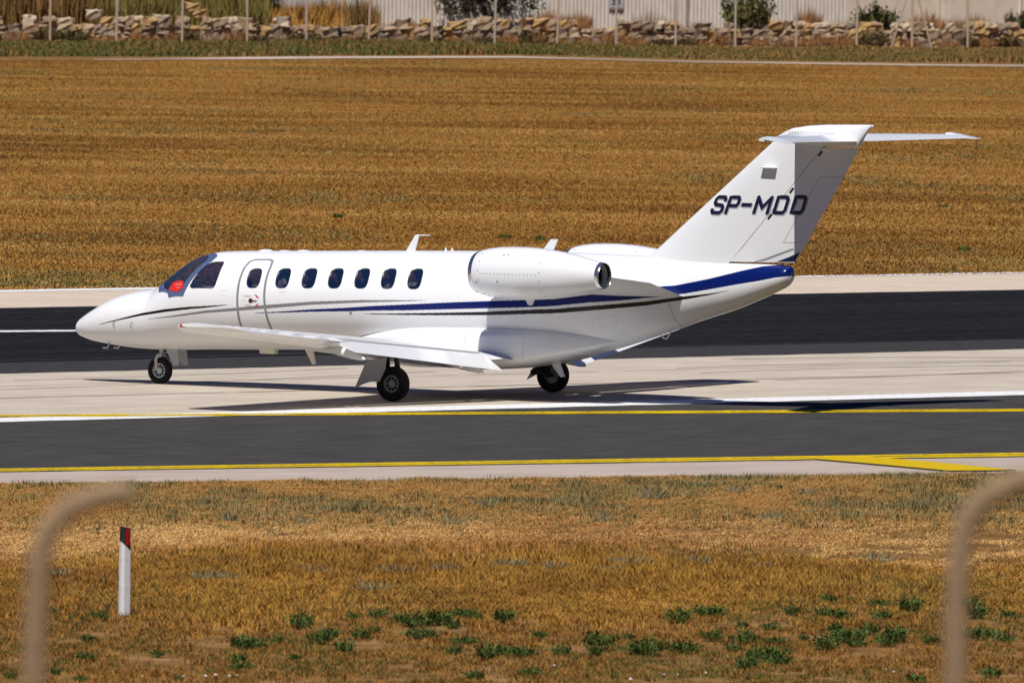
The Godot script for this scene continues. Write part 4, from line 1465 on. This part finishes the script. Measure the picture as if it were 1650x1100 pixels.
func build_weeds() -> void:
	var m := vmat(0.7)
	m.backlight_enabled = true
	m.backlight = Color(0.3, 0.3, 0.3)
	var kinds := []
	for k in 4: kinds.append(twig_bush([90, 120, 70, 130][k], [0.20, 0.25, 0.17, 0.29][k], [0.19, 0.24, 0.15, 0.17][k], 0.010, Color(0.08, 0.13, 0.03), Color(0.17, 0.20, 0.06), 40 + k, 3, Color(0.082, 0.135, 0.036)))
	var spots := []
	for p in [[465, 750], [570, 745], [675, 760], [735, 782], [790, 775], [860, 775], [905, 790], [965, 745], [1010, 752], [1140, 768], [1290, 835], [770, 840], [500, 835], [320, 860], [560, 810], [970, 865], [910, 905], [1065, 930], [1130, 905], [1220, 920], [1390, 910], [1550, 885], [1540, 915], [30, 880], [130, 855], [425, 900], [210, 935], [1255, 1000], [1005, 1020], [235, 790], [360, 835]]:
		spots.append([400 + p[0] / 2.75, 726 + p[1] / 2.75])
	for p in [[620, 730], [705, 670], [835, 680], [885, 685], [1065, 640], [1070, 690], [1190, 662], [875, 740], [930, 780], [1020, 750], [1130, 780], [750, 775], [640, 790], [510, 790], [380, 780], [460, 820], [250, 825], [60, 835], [120, 838], [35, 770], [590, 855], [640, 880], [840, 820], [1270, 790], [1460, 775], [1570, 785], [1460, 685], [1590, 685], [1430, 640], [1515, 930], [240, 705], [500, 725], [370, 680], [850, 620], [520, 890], [1205, 950], [960, 800], [1085, 800]]:
		spots.append([1000 + p[0] / 2.538, 727 + p[1] / 2.538])
	for p in [[1125, 930], [1115, 990], [1120, 1030], [50, 1065], [370, 1080], [830, 1075], [230, 760], [345, 790], [470, 795], [405, 895], [385, 980], [730, 965], [260, 1045]]:
		spots.append([p[0] / 2.895, 726 + p[1] / 2.895])
	for i in spots.size():
		var o := part("weed", kinds[i % 4], m, self)
		o.position = ground_at(spots[i][0], spots[i][1])
		o.rotation.y = rng.randf() * TAU
		var size := rng.randf_range(0.5, 1.0) * (0.6 if spots[i][0] < 360 else 0.88)
		o.scale = Vector3(size, size * 1.35, size)
		tag(o, "leafy dark green weed clump growing in dry near verge", "weed", "green weeds in the near verge")
	var grey := []
	for k in 3: grey.append(twig_bush(130, 0.26, 0.20, 0.010, Color(0.16, 0.165, 0.09), Color(0.26, 0.25, 0.17), 50 + k))
	var grey_spots := []
	for p in [[285, 545], [330, 555], [640, 552], [700, 545], [870, 545], [1130, 525], [1190, 525], [1345, 535], [1590, 540], [235, 328], [905, 330], [1050, 250], [1570, 315], [540, 630]]: grey_spots.append([400 + p[0] / 2.75, 726 + p[1] / 2.75])
	for p in [[40, 480], [310, 480], [590, 490], [1050, 465], [600, 285], [470, 180], [760, 185], [130, 205]]: grey_spots.append([1000 + p[0] / 2.538, 724 + p[1] / 2.538])
	for p in [[945, 610], [1030, 610], [275, 590], [1065, 330]]: grey_spots.append([p[0] / 2.895, 726 + p[1] / 2.895])
	for i in grey_spots.size():
		var o := part("grey_tuft", grey[i % 3], m, self)
		o.position = ground_at(grey_spots[i][0], grey_spots[i][1])
		o.rotation.y = rng.randf() * TAU
		o.scale = Vector3.ONE * rng.randf_range(0.7, 1.2)
		tag(o, "twiggy grey green tuft standing in pale dry verge", "plant", "grey green tufts in the near verge")
	for p in [[815, 385], [870, 388], [545, 352], [1522, 336], [1556, 406]]:
		var o := part("field_weed", kinds[1], m, self)
		o.position = ground_at(p[0], p[1])
		o.scale = Vector3.ONE * rng.randf_range(0.6, 0.9)
		o.rotation.y = rng.randf() * TAU
		tag(o, "small dark green weed alone in brown field beyond the runway", "weed", "weeds in the far field")
	var pale := mat(lin(0.72, 0.70, 0.66), 0.9)
	for p in [[331, 1092], [294, 1093], [369, 1092], [381, 1091], [347, 1090], [228, 1092], [1016, 1097], [1070, 1090], [1092, 1090], [1138, 1087], [1428, 1081], [1441, 1085], [893, 1075]]:
		var g := Geo.new()
		g.box(Vector3(0, 0.02, 0), Vector3(0.04, 0.028, 0.036) * rng.randf_range(0.6, 1.1), 0.014)
		var o := part("pale_pebble", g.finish(50), pale, self)
		o.position = ground_at(p[0], p[1])
		o.rotation.y = rng.randf() * TAU
		tag(o, "small white pebble lying among weeds of near verge", "stone", "white pebbles among the weeds")

# ------------------------------------------------------------------ boundary wall, fence, shed
func stone_mesh(seed_: int, squareness: float) -> ArrayMesh:
	var n := noise_of(seed_, 1.1, 2)
	var g := Geo.new()
	var lat := 7
	var lon := 10
	var rings := []
	for i in lat + 1:
		var ph := PI * i / lat
		var ring := PackedVector3Array()
		for j in lon:
			var t := TAU * j / lon
			var d := Vector3(sin(ph) * cos(t), cos(ph), sin(ph) * sin(t))
			var cube := d / maxf(absf(d.x), maxf(absf(d.y), absf(d.z)))
			var p := d.lerp(cube, squareness) * (1.0 + 0.55 * n.get_noise_3dv(d * 1.1))
			ring.append(p * 0.5)
		rings.append(ring)
	g.loft(rings, false)
	return g.finish(24)

func build_wall() -> void:
	var base0 := ground_at(0, 66.0)
	var base1 := ground_at(1650, 75.5)
	var along := (base1 - base0).normalized()
	var wall := thing("rubble_wall", "low tumbledown dry stone wall of tan rubble behind the wire fence posts", "wall", base0, atan2(-along.z, along.x))
	var shapes := []
	for k in 7: shapes.append(stone_mesh(60 + k, [0.5, 0.65, 0.85, 0.7, 0.6, 0.9, 0.75][k]))
	var tones := []
	for c in [[0.40, 0.29, 0.18], [0.46, 0.35, 0.23], [0.32, 0.22, 0.13], [0.40, 0.25, 0.10], [0.27, 0.20, 0.13], [0.50, 0.40, 0.28], [0.24, 0.175, 0.12]]:
		var m := mat(Color.WHITE, 0.95)
		m.albedo_texture = noise_tex(Vector2i(128, 128), 0.05, 4, [[0.0, lin(c[0] * 0.62, c[1] * 0.6, c[2] * 0.58)], [0.5, lin(c[0], c[1], c[2])], [1.0, lin(c[0] * 1.15, c[1] * 1.15, c[2] * 1.15)]], int(c[0] * 100))
		m.uv1_triplanar = true
		m.uv1_scale = Vector3(1.4, 1.4, 1.4)
		tones.append(m)
	var long := (base1 - base0).length()
	var count := 0
	var y := 0.0
	var tops := noise_of(91, 0.13, 3)
	for row in 3:
		var x := -1.5 + rng.randf() * 0.5
		while x < long + 1.5 and count < 292:
			var w := rng.randf_range(0.4, 1.0)
			var h := rng.randf_range(0.36, 0.58)
			var top := 0.92 + 0.50 * tops.get_noise_1d(x)
			if row * 0.40 + 0.22 < top + rng.randf_range(-0.12, 0.3):
				var s := part("stone", shapes[rng.randi() % 7], tones[rng.randi() % 7 if row > 1 else [2, 4, 6, 0, 3][rng.randi() % 5]], wall)
				s.position = Vector3(x + w / 2, row * 0.40 + 0.19 + rng.randf_range(-0.05, 0.05), rng.randf_range(-0.10, 0.10))
				s.rotation = Vector3(rng.randf_range(-0.12, 0.12), rng.randf_range(-0.3, 0.3), rng.randf_range(-0.12, 0.12))
				s.scale = Vector3(w * 1.06, h * 1.06, rng.randf_range(0.5, 0.75))
				count += 1
			x += w * rng.randf_range(0.92, 1.06)
	# loose blocks that stand up from the wall
	for q in [[150, 24, 0.85, 0.5, 0.55, 5], [310, 12, 0.62, 0.40, 0.5, 3], [318, 22, 0.75, 0.42, 0.5, 3], [218, 36, 0.95, 0.55, 0.6, 5], [258, 32, 0.85, 0.5, 0.6, 5], [105, 36, 0.8, 0.42, 0.6, 1]]:
		var p := at_depth(q[0], q[1], lerpf(base0.z, base1.z, q[0] / 1650.0))
		var s := part("stone", shapes[2 if q[5] == 3 else 5], tones[q[5]], wall)
		s.position = wall.transform.affine_inverse() * p
		s.rotation = Vector3(0.05, rng.randf_range(-0.3, 0.3), rng.randf_range(-0.1, 0.1))
		s.scale = Vector3(q[2], q[3], q[4])
	# rubble fill behind the faced stones, one mass
	var g := Geo.new()
	g.box(Vector3(long / 2, 0.30, -0.34), Vector3(long + 3, 0.6, 0.35), 0.1)
	part("wall_core", g.finish(), mat(lin(0.38, 0.29, 0.19), 1.0), wall)
	# blue plastic caught on the wall
	g = Geo.new()
	var n := noise_of(17, 2.5, 2)
	var sheet := []
	for i in 8:
		var ring := PackedVector3Array()
		for j in 10:
			var t := TAU * j / 10
			var r := 0.26 * sin(PI * (i + 0.6) / 8.2) * (1 + 0.5 * n.get_noise_2d(i * 0.7, j * 0.9))
			ring.append(Vector3(cos(t) * r, 0.75 * (1 - i / 7.0), sin(t) * r * 0.5))
		sheet.append(ring)
	g.loft(sheet)
	var rag := part("blue_plastic", g.finish(20), mat(lin(0.10, 0.24, 0.36), 0.5), self)
	rag.position = ground_at(193, 66.5) + Vector3(0, 0.1, 0.6)
	tag(rag, "crumpled blue plastic sheet caught against the rubble wall", "plastic sheet")

func build_fence() -> void:
	var wood := mat(lin(0.46, 0.32, 0.21), 0.9)
	var bare := mat(lin(0.42, 0.34, 0.26), 0.9)
	for x in [-20, 80, 187, 293, 398, 493, 594, 696, 797, 898, 993, 1089, 1185, 1283, 1381, 1470, 1560, 1662]:
		var p := ground_at(x, lerpf(69.5, 79.0, x / 1650.0))
		var g := Geo.new()
		var tilt := rng.randf_range(-0.02, 0.02)
		g.tube([Vector3.ZERO, Vector3(tilt, 1.4, 0), Vector3(tilt * 2.5, 2.9, 0), Vector3(tilt * 2.6 + 0.02, 3.05, 0.05)], [0.066, 0.064, 0.060, 0.05], 8)
		var o := part("fence_post", g.finish(45), wood if int(x) % 2 == 0 else bare, self)
		o.position = p - Vector3(0, 0.05, 0)
		tag(o, "thin weathered fence post standing before the rubble wall", "fence post", "posts of the far fence")
	for q in [[1436, 78.5, 1466, -20], [1502, 77.5, 1476, -20]]:
		var p := ground_at(q[0], q[1])
		var t := at_depth(q[2], q[3], p.z)
		var g := Geo.new()
		g.tube([Vector3.ZERO, (t - p) * 0.5, t - p], [0.05, 0.047, 0.044], 8)
		var o := part("fence_brace", g.finish(45), bare, self)
		o.position = p - Vector3(0, 0.04, 0)
		tag(o, "slanting brace pole leaning on a far fence post", "brace", "braces of the far fence")

func build_shed() -> void:
	# corrugated shed: every rib is bent sheet, in separate sheets 3 m wide
	var sheet_mat := mat(Color.WHITE, 0.6)
	sheet_mat.albedo_texture = noise_tex(Vector2i(256, 256), 0.02, 4, [[0.0, lin(0.50, 0.45, 0.38)], [0.5, lin(0.60, 0.55, 0.48)], [1.0, lin(0.66, 0.61, 0.54)]], 61)
	sheet_mat.uv1_triplanar = true
	sheet_mat.uv1_scale = Vector3(0.3, 0.1, 0.3)
	var p0 := ground_at(548, 49.5)
	var p1 := ground_at(1364, 55.0)
	var long := (p1 - p0).length()
	var d := (p1 - p0) / long
	var shed := thing("corrugated_shed", "pale corrugated metal shed behind the middle of the rubble wall", "building", p0, atan2(-d.z, d.x))
	var n := 10
	for k in n:
		var g := Geo.new()
		var w := long / n
		var ribs := int(w / 0.24)
		var pitch := w / ribs
		var pts := []
		for r in ribs:
			var x := k * w + r * pitch
			pts += [Vector2(x + 0.002, 0), Vector2(x + pitch * 0.45, 0), Vector2(x + pitch * 0.58, 0.055), Vector2(x + pitch * 0.88, 0.055)]
		pts.append(Vector2((k + 1) * w - 0.004, 0))
		for i in pts.size() - 1:
			var a: Vector2 = pts[i]
			var b: Vector2 = pts[i + 1]
			g.quad(Vector3(a.x, 0, a.y), Vector3(b.x, 0, b.y), Vector3(b.x, 5.0, b.y), Vector3(a.x, 5.0, a.y))
		part("corrugated_sheet", g.finish(0, false), sheet_mat, shed)
	var g := Geo.new()
	g.box(Vector3(long / 2, 2.5, -4.0), Vector3(long, 5.0, 7.8), 0.02)
	part("shed_body", g.finish(), sheet_mat, shed)
	g = Geo.new()
	var dp := shed.transform.affine_inverse() * at_depth(1104, 20, (p0 + d * long * 0.68).z)
	g.tube([Vector3(dp.x, 0, 0.13), Vector3(dp.x, 4.9, 0.13)], [0.08, 0.08], 8)
	part("downpipe", g.finish(), mat(lin(0.30, 0.28, 0.24), 0.6), shed)
	# sign
	var sp := at_depth(991, -2, (p0 + d * long * 0.54).z)
	var sign := thing("shed_sign", "grey sign board lettered S1 fixed to the corrugated shed", "sign", sp + d.cross(Vector3.UP).normalized() * -0.0, shed.rotation.y)
	sign.position += Vector3(d.z, 0, -d.x).normalized() * -0.16
	g = Geo.new()
	g.box(Vector3.ZERO, Vector3(0.95, 1.0, 0.04), 0.01)
	part("board", g.finish(), mat(lin(0.42, 0.43, 0.45), 0.5), sign)
	g = Geo.new()
	g.box(Vector3(0, -0.57, 0.01), Vector3(0.95, 0.06, 0.06), 0.01)
	part("lower_rail", g.finish(), mat(lin(0.28, 0.26, 0.23), 0.6), sign)
	var t := TextMesh.new()
	t.text = "S1"
	t.font_size = 48
	t.pixel_size = 0.0125
	t.depth = 0.012
	var font := SystemFont.new()
	font.font_names = PackedStringArray(["Droid Sans"])
	font.font_weight = 700
	t.font = font
	var letters := part("letters", t, mat(lin(0.015, 0.017, 0.03), 0.6), sign)
	letters.position = Vector3(0.0, -0.12, 0.03)
	var render := mat(Color.WHITE, 0.9)
	render.albedo_texture = noise_tex(Vector2i(256, 256), 0.02, 4, [[0.0, lin(0.52, 0.44, 0.35)], [0.5, lin(0.60, 0.52, 0.42)], [1.0, lin(0.64, 0.56, 0.46)]], 63)
	render.uv1_triplanar = true
	render.uv1_scale = Vector3(0.2, 0.2, 0.2)
	# set back bay with a lintel, then the smooth cream building
	var q0 := ground_at(1366, 54.0)
	var q1 := ground_at(1520, 55.0)
	var bay := thing("recessed_wall_bay", "set back rendered wall bay with a projecting lintel beside the corrugated shed", "building", q0, shed.rotation.y)
	var wide := (q1 - q0).length()
	g = Geo.new()
	g.box(Vector3(wide / 2, 2.5, -0.6), Vector3(wide, 5.0, 0.2), 0.02)
	part("wall_panel", g.finish(), render, bay)
	g = Geo.new()
	g.box(Vector3(wide / 2, 2.66, -0.42), Vector3(wide, 0.22, 0.18), 0.02)
	part("lintel", g.finish(), render, bay)
	var c0 := ground_at(1521, 55.0)
	var c1 := ground_at(1800, 57.0)
	var cream := thing("cream_building", "plain cream rendered building beyond the set back wall bay", "building", c0, shed.rotation.y)
	wide = (c1 - c0).length()
	var x := 0.0
	for w in [3.55, 2.9, 4.0, 4.0]:
		g = Geo.new()
		g.box(Vector3(x + w / 2, 2.5, -3.0), Vector3(w - 0.03, 5.0, 6.0), 0.02)
		part("wall_panel", g.finish(), render, cream)
		x += w
	g = Geo.new()
	var pp := cream.transform.affine_inverse() * at_depth(1634, 20, c0.z - 3.0)
	g.tube([Vector3(pp.x, 0, 0.10), Vector3(pp.x, 4.9, 0.10)], [0.07, 0.07], 8)
	part("downpipe", g.finish(), mat(lin(0.68, 0.64, 0.58), 0.6), cream)

func build_shrubs() -> void:
	var m := vmat(0.9)
	m.backlight_enabled = true
	m.backlight = Color(0.25, 0.25, 0.25)
	var brown := [Color(0.20, 0.11, 0.05), Color(0.30, 0.17, 0.08)]
	var kinds := {
		"rust": twig_bush(520, 1.0, 1.0, 0.045, Color(0.22, 0.10, 0.04), Color(0.34, 0.18, 0.08), 71),
		"twig": twig_bush(200, 1.0, 1.0, 0.04, Color(0.24, 0.15, 0.09), Color(0.36, 0.25, 0.16), 72),
		"olive": twig_bush(320, 1.0, 1.0, 0.035, Color(0.16, 0.13, 0.05), Color(0.24, 0.17, 0.07), 73, 3, Color(0.13, 0.13, 0.05)),
		"green": twig_bush(260, 1.0, 1.0, 0.04, Color(0.08, 0.08, 0.03), Color(0.16, 0.14, 0.06), 74, 5, Color(0.10, 0.095, 0.038)),
		"hedge": twig_bush(700, 1.0, 1.0, 0.05, Color(0.07, 0.07, 0.025), Color(0.14, 0.10, 0.04), 75, 5, Color(0.09, 0.09, 0.035))}
	kinds["scrub"] = twig_bush(300, 1.0, 1.0, 0.04, Color(0.12, 0.07, 0.035), Color(0.20, 0.12, 0.06), 76, 2, Color(0.10, 0.085, 0.035))
	var words := {
		"rust": ["rusty brown dry shrub standing above the rubble wall", "rusty dry shrubs above the wall"],
		"twig": ["bare pale twiggy shrub standing above the rubble wall", "bare twiggy shrubs above the wall"],
		"olive": ["tall olive brown bush fanning up before the corrugated shed", ""],
		"green": ["dull green shrub growing above the rubble wall", "green shrubs above the wall"],
		"hedge": ["dark olive hedge bush behind the tall dry grass", "hedge bushes behind the tall dry grass"]}
	# kind, pixel column, row of the base, half width and height in metres
	for q in [["rust", 885, 52, 1.1, 1.25], ["rust", 932, 52, 1.0, 1.15], ["rust", 850, 50, 0.7, 0.7], ["twig", 1045, 54, 1.0, 1.35], ["twig", 1075, 54, 0.8, 1.0], ["twig", 1125, 54, 1.2, 0.75], ["olive", 1205, 55, 1.5, 2.9], ["twig", 1262, 55, 0.9, 0.9], ["rust", 1303, 55, 0.95, 1.45], ["twig", 1240, 55, 0.9, 0.7], ["twig", 1362, 56, 1.0, 1.0], ["green", 1410, 56, 1.3, 1.35], ["twig", 1435, 56, 0.9, 1.2], ["rust", 1492, 57, 1.3, 1.25], ["rust", 1540, 57, 0.7, 1.0], ["rust", 1572, 58, 0.9, 1.2], ["twig", 1600, 58, 0.9, 0.9], ["green", 1628, 58, 0.4, 1.1], ["green", 1656, 58, 0.7, 1.2], ["rust", 590, 50, 0.7, 1.4], ["rust", 660, 51, 0.6, 0.7], ["rust", 575, 49, 0.8, 0.9], ["twig", 625, 50, 0.7, 0.6], ["green", 425, 49, 1.2, 2.0], ["twig", 440, 48, 0.9, 2.1]]:
		var o := part("dry_shrub" if q[0] != "green" else "green_shrub", kinds[q[0]], m, self)
		o.position = ground_at(q[1], q[2] + 4.0)
		o.rotation.y = rng.randf() * TAU
		o.scale = Vector3(q[3], q[4] * (1.5 if q[0] != "olive" else 1.1), q[3])
		tag(o, words[q[0]][0], "shrub", words[q[0]][1])
	# dry scrub grown up against the foot of the wall
	for k in 56:
		var px := 10.0 + 30.0 * k + rng.randf_range(-18, 18)
		var kind: String = ["rust", "twig", "rust", "scrub"][rng.randi() % 4]
		var o := part("wall_scrub", kinds[kind], m, self)
		o.position = ground_at(px, lerpf(68.5, 77.0, px / 1650.0))
		o.rotation.y = rng.randf() * TAU
		o.scale = Vector3(rng.randf_range(0.5, 1.1), rng.randf_range(0.45, 1.0), 0.5)
		var look := {"rust": "rusty brown", "twig": "bare pale twiggy", "scrub": "dark brown leafy"}
		tag(o, look[kind] + " scrub growing against the foot of the rubble wall", "scrub", look[kind] + " scrub along the foot of the wall")
	for q in [[-60, 3.2, 3.6], [20, 3.0, 3.4], [110, 3.4, 3.9], [200, 3.0, 3.5], [290, 3.3, 3.7], [370, 2.8, 3.5], [450, 2.6, 4.2], [520, 2.3, 4.2]]:
		var o := part("hedge_bush", kinds["hedge"], m, self)
		o.position = ground_at(q[0], 39.0)
		o.rotation.y = rng.randf() * TAU
		o.scale = Vector3(q[1], q[2], q[1])
		tag(o, words["hedge"][0], "bush", words["hedge"][1])
	# the tree before the shed
	var base := ground_at(786, 52.0)
	var tree := thing("carob_tree", "dark spreading tree with a forked trunk before the corrugated shed", "tree", base)
	var g := Geo.new()
	g.tube([Vector3(0, -0.1, 0), Vector3(-0.05, 0.6, 0), Vector3(-0.25, 1.3, 0.1), Vector3(-0.45, 2.4, 0.2), Vector3(-0.7, 3.6, 0.1)], [0.26, 0.21, 0.16, 0.13, 0.07], 10)
	g.tube([Vector3(-0.02, 0.55, 0), Vector3(0.35, 1.05, 0.1), Vector3(0.85, 1.6, 0.1), Vector3(1.3, 2.7, 0.2), Vector3(1.6, 3.6, 0.1)], [0.17, 0.14, 0.12, 0.10, 0.05], 10)
	g.tube([Vector3(-0.3, 1.5, 0.1), Vector3(-1.1, 2.1, 0.4), Vector3(-2.0, 2.5, 0.5)], [0.10, 0.08, 0.05], 8)
	part("trunk", g.finish(50), mat(lin(0.045, 0.035, 0.025), 0.95), tree)
	g = Geo.new()
	g.coloured = true
	var r := RandomNumberGenerator.new()
	r.seed = 88
	for k in 230:
		var t := r.randf() * TAU
		var o := Vector3(cos(t) * 2.9, 0, sin(t) * 2.4) * sqrt(r.randf()) + Vector3(0, r.randf_range(1.2, 4.6), 0)
		if o.y < 1.9 and (absf(o.x + 0.1) < 0.75 or r.randf() < 0.35): continue
		for q in 26:
			var at := o + Vector3(r.randfn(), r.randfn() * 0.7, r.randfn()) * 0.24
			var a := Vector3(r.randf_range(-1, 1), r.randf_range(-0.8, 0.4), r.randf_range(-1, 1)).normalized() * 0.12
			var b := a.cross(Vector3(r.randf_range(-1, 1), 1, r.randf_range(-1, 1))).normalized() * 0.05
			g.tint = Color(0.025, 0.030, 0.013).lerp(Color(0.050, 0.050, 0.022), r.randf())
			var nn := (Vector3.UP + a * 3).normalized()
			g.trin(at, at + a + b, at + a * 2, nn, nn, nn)
			g.trin(at, at + a * 2, at + a - b, nn, nn, nn)
	part("crown", g.finish(0, false), vmat(0.9), tree)

# ------------------------------------------------------------------ near things
func build_marker() -> void:
	var p := ground_at(199.5, 993.0)
	var o := thing("marker_post", "white plastic marker post with black top and red reflector in near verge", "marker post", p, 0.35)
	# hollow-backed profile: flat face with one folded side
	var prof := [Vector2(-0.068, 0.0), Vector2(-0.060, 0.045), Vector2(-0.02, 0.058), Vector2(0.055, 0.030), Vector2(0.068, 0.0), Vector2(0.055, -0.03), Vector2(-0.05, -0.03)]
	var cut := func(x: float) -> float: return 0.80 - x * 0.9
	var top := func(x: float) -> float: return 1.035 - (x + 0.068) * 0.22
	var rings := [PackedVector3Array(), PackedVector3Array(), PackedVector3Array(), PackedVector3Array()]
	for q in prof:
		rings[0].append(Vector3(q.x * 1.06, -0.02, q.y * 1.06))
		rings[1].append(Vector3(q.x, cut.call(q.x), q.y))
		rings[2].append(Vector3(q.x * 1.0, cut.call(q.x) + 0.001, q.y * 1.0))
		rings[3].append(Vector3(q.x * 0.9, top.call(q.x), q.y * 0.9))
	var white := surface([[0.0, lin(0.62, 0.62, 0.62)], [0.5, lin(0.74, 0.74, 0.75)], [1.0, lin(0.78, 0.78, 0.79)]], [[0.0, lin(0.9, 0.9, 0.9)], [1.0, lin(1, 1, 1)]], 91)
	white.uv1_triplanar = true
	white.uv1_scale = Vector3(3, 3, 3)
	var g := Geo.new()
	g.loft([rings[0], rings[1]])
	part("post_body", g.finish(25), white, o)
	g = Geo.new()
	g.loft([rings[2], rings[3]])
	var cap := part("black_cap", g.finish(25), mat(lin(0.012, 0.012, 0.013), 0.6), o)
	g = Geo.new()
	g.box(Vector3(0.016, 0.905, 0.044), Vector3(0.046, 0.18, 0.012), 0.004, Basis(Vector3.UP, 0.36))
	part("red_reflector", g.finish(), mat(lin(0.36, 0.006, 0.012), 0.25), cap)

func build_near_fence() -> void:
	var m := mat(Color.WHITE, 0.85)
	m.albedo_texture = noise_tex(Vector2i(256, 256), 0.03, 4, [[0.0, lin(0.17, 0.11, 0.06)], [0.5, lin(0.28, 0.19, 0.105)], [1.0, lin(0.40, 0.285, 0.17)]], 95)
	m.uv1_triplanar = true
	m.uv1_scale = Vector3(5, 5, 5)
	var z := -24.0
	for line in [[[52, 1100], [56, 1020], [60, 950], [65, 890], [80, 848], [110, 818], [150, 802], [190, 794], [214, 791]], [[1540, 1100], [1541, 1010], [1544, 930], [1550, 868], [1566, 825], [1597, 796], [1640, 776], [1690, 760], [1730, 752]]]:
		var pts := []
		var radii := []
		var foot := at_depth(line[0][0] - 6, 1100, z)
		foot.y = 4.9
		pts.append(foot)
		for q in line: pts.append(at_depth(q[0], q[1], z))
		for i in pts.size(): radii.append(0.0235 if i < pts.size() - 1 else 0.019)
		var o := Node3D.new()
		o.name = numbered("bent_fence_post")
		add_child(o)
		o.position = foot
		var g := Geo.new()
		var local := []
		for p in pts: local.append(p - foot)
		g.tube(local, radii, 16)
		part("post_pipe", g.finish(60), m, o)
		tag(o, "tan pipe post with its top bent over, part of the near fence", "fence post", "bent posts of the near fence")

# ------------------------------------------------------------------ the scene
func _ready() -> void:
	rng.seed = 20240611
	# camera
	var p := atan((550.0 - HORIZON) / LENS)
	var fw := Vector3(0, -sin(p), -cos(p))
	var up0 := Vector3.RIGHT.cross(fw)
	var rt := Vector3.RIGHT * cos(ROLL) + up0 * sin(ROLL)
	var up := -Vector3.RIGHT * sin(ROLL) + up0 * cos(ROLL)
	cam_basis = Basis(rt, up, -fw)
	var cam := Camera3D.new()
	cam.name = "camera"
	add_child(cam)
	cam.transform = Transform3D(cam_basis, Vector3(0, EYE, 0))
	var lens := CameraAttributesPhysical.new()
	lens.frustum_focal_length = 12.0 * LENS / 550.0
	lens.frustum_focus_distance = 191.0
	lens.frustum_near = 1.0
	lens.frustum_far = 4000.0
	lens.exposure_aperture = 8.0
	cam.attributes = lens
	cam.fov = rad_to_deg(2.0 * atan(550.0 / LENS))
	cam.near = 1.0
	cam.far = 4000.0
	# sky, sun and exposure
	var env := Environment.new()
	env.background_mode = Environment.BG_SKY
	var sky := Sky.new()
	var air := ProceduralSkyMaterial.new()
	air.sky_top_color = Color(0.14, 0.34, 0.76)
	air.sky_horizon_color = Color(0.48, 0.64, 0.85)
	air.sky_curve = 0.12
	air.ground_bottom_color = Color(0.35, 0.27, 0.18)
	air.ground_horizon_color = Color(0.50, 0.45, 0.38)
	air.sky_energy_multiplier = 0.60
	sky.sky_material = air
	env.sky = sky
	env.tonemap_mode = Environment.TONE_MAPPER_LINEAR
	env.tonemap_exposure = 1.0
	env.sdfgi_enabled = true
	env.ssao_enabled = true
	env.ssil_enabled = true
	var we := WorldEnvironment.new()
	we.name = "world"
	we.environment = env
	add_child(we)
	var sun := DirectionalLight3D.new()
	sun.name = "sun"
	add_child(sun)
	sun.look_at_from_position(Vector3.ZERO, Vector3(0.13, -1.0, -0.58), Vector3.RIGHT)
	sun.light_energy = 1.55
	sun.light_color = Color(1.0, 0.985, 0.96)
	sun.light_angular_distance = 0.5
	sun.shadow_enabled = true

	build_ground()
	build_wall()
	build_shed()
	build_fence()
	build_jet()
	build_marker()
	build_near_fence()
	build_shrubs()
	build_weeds()
	build_grass()
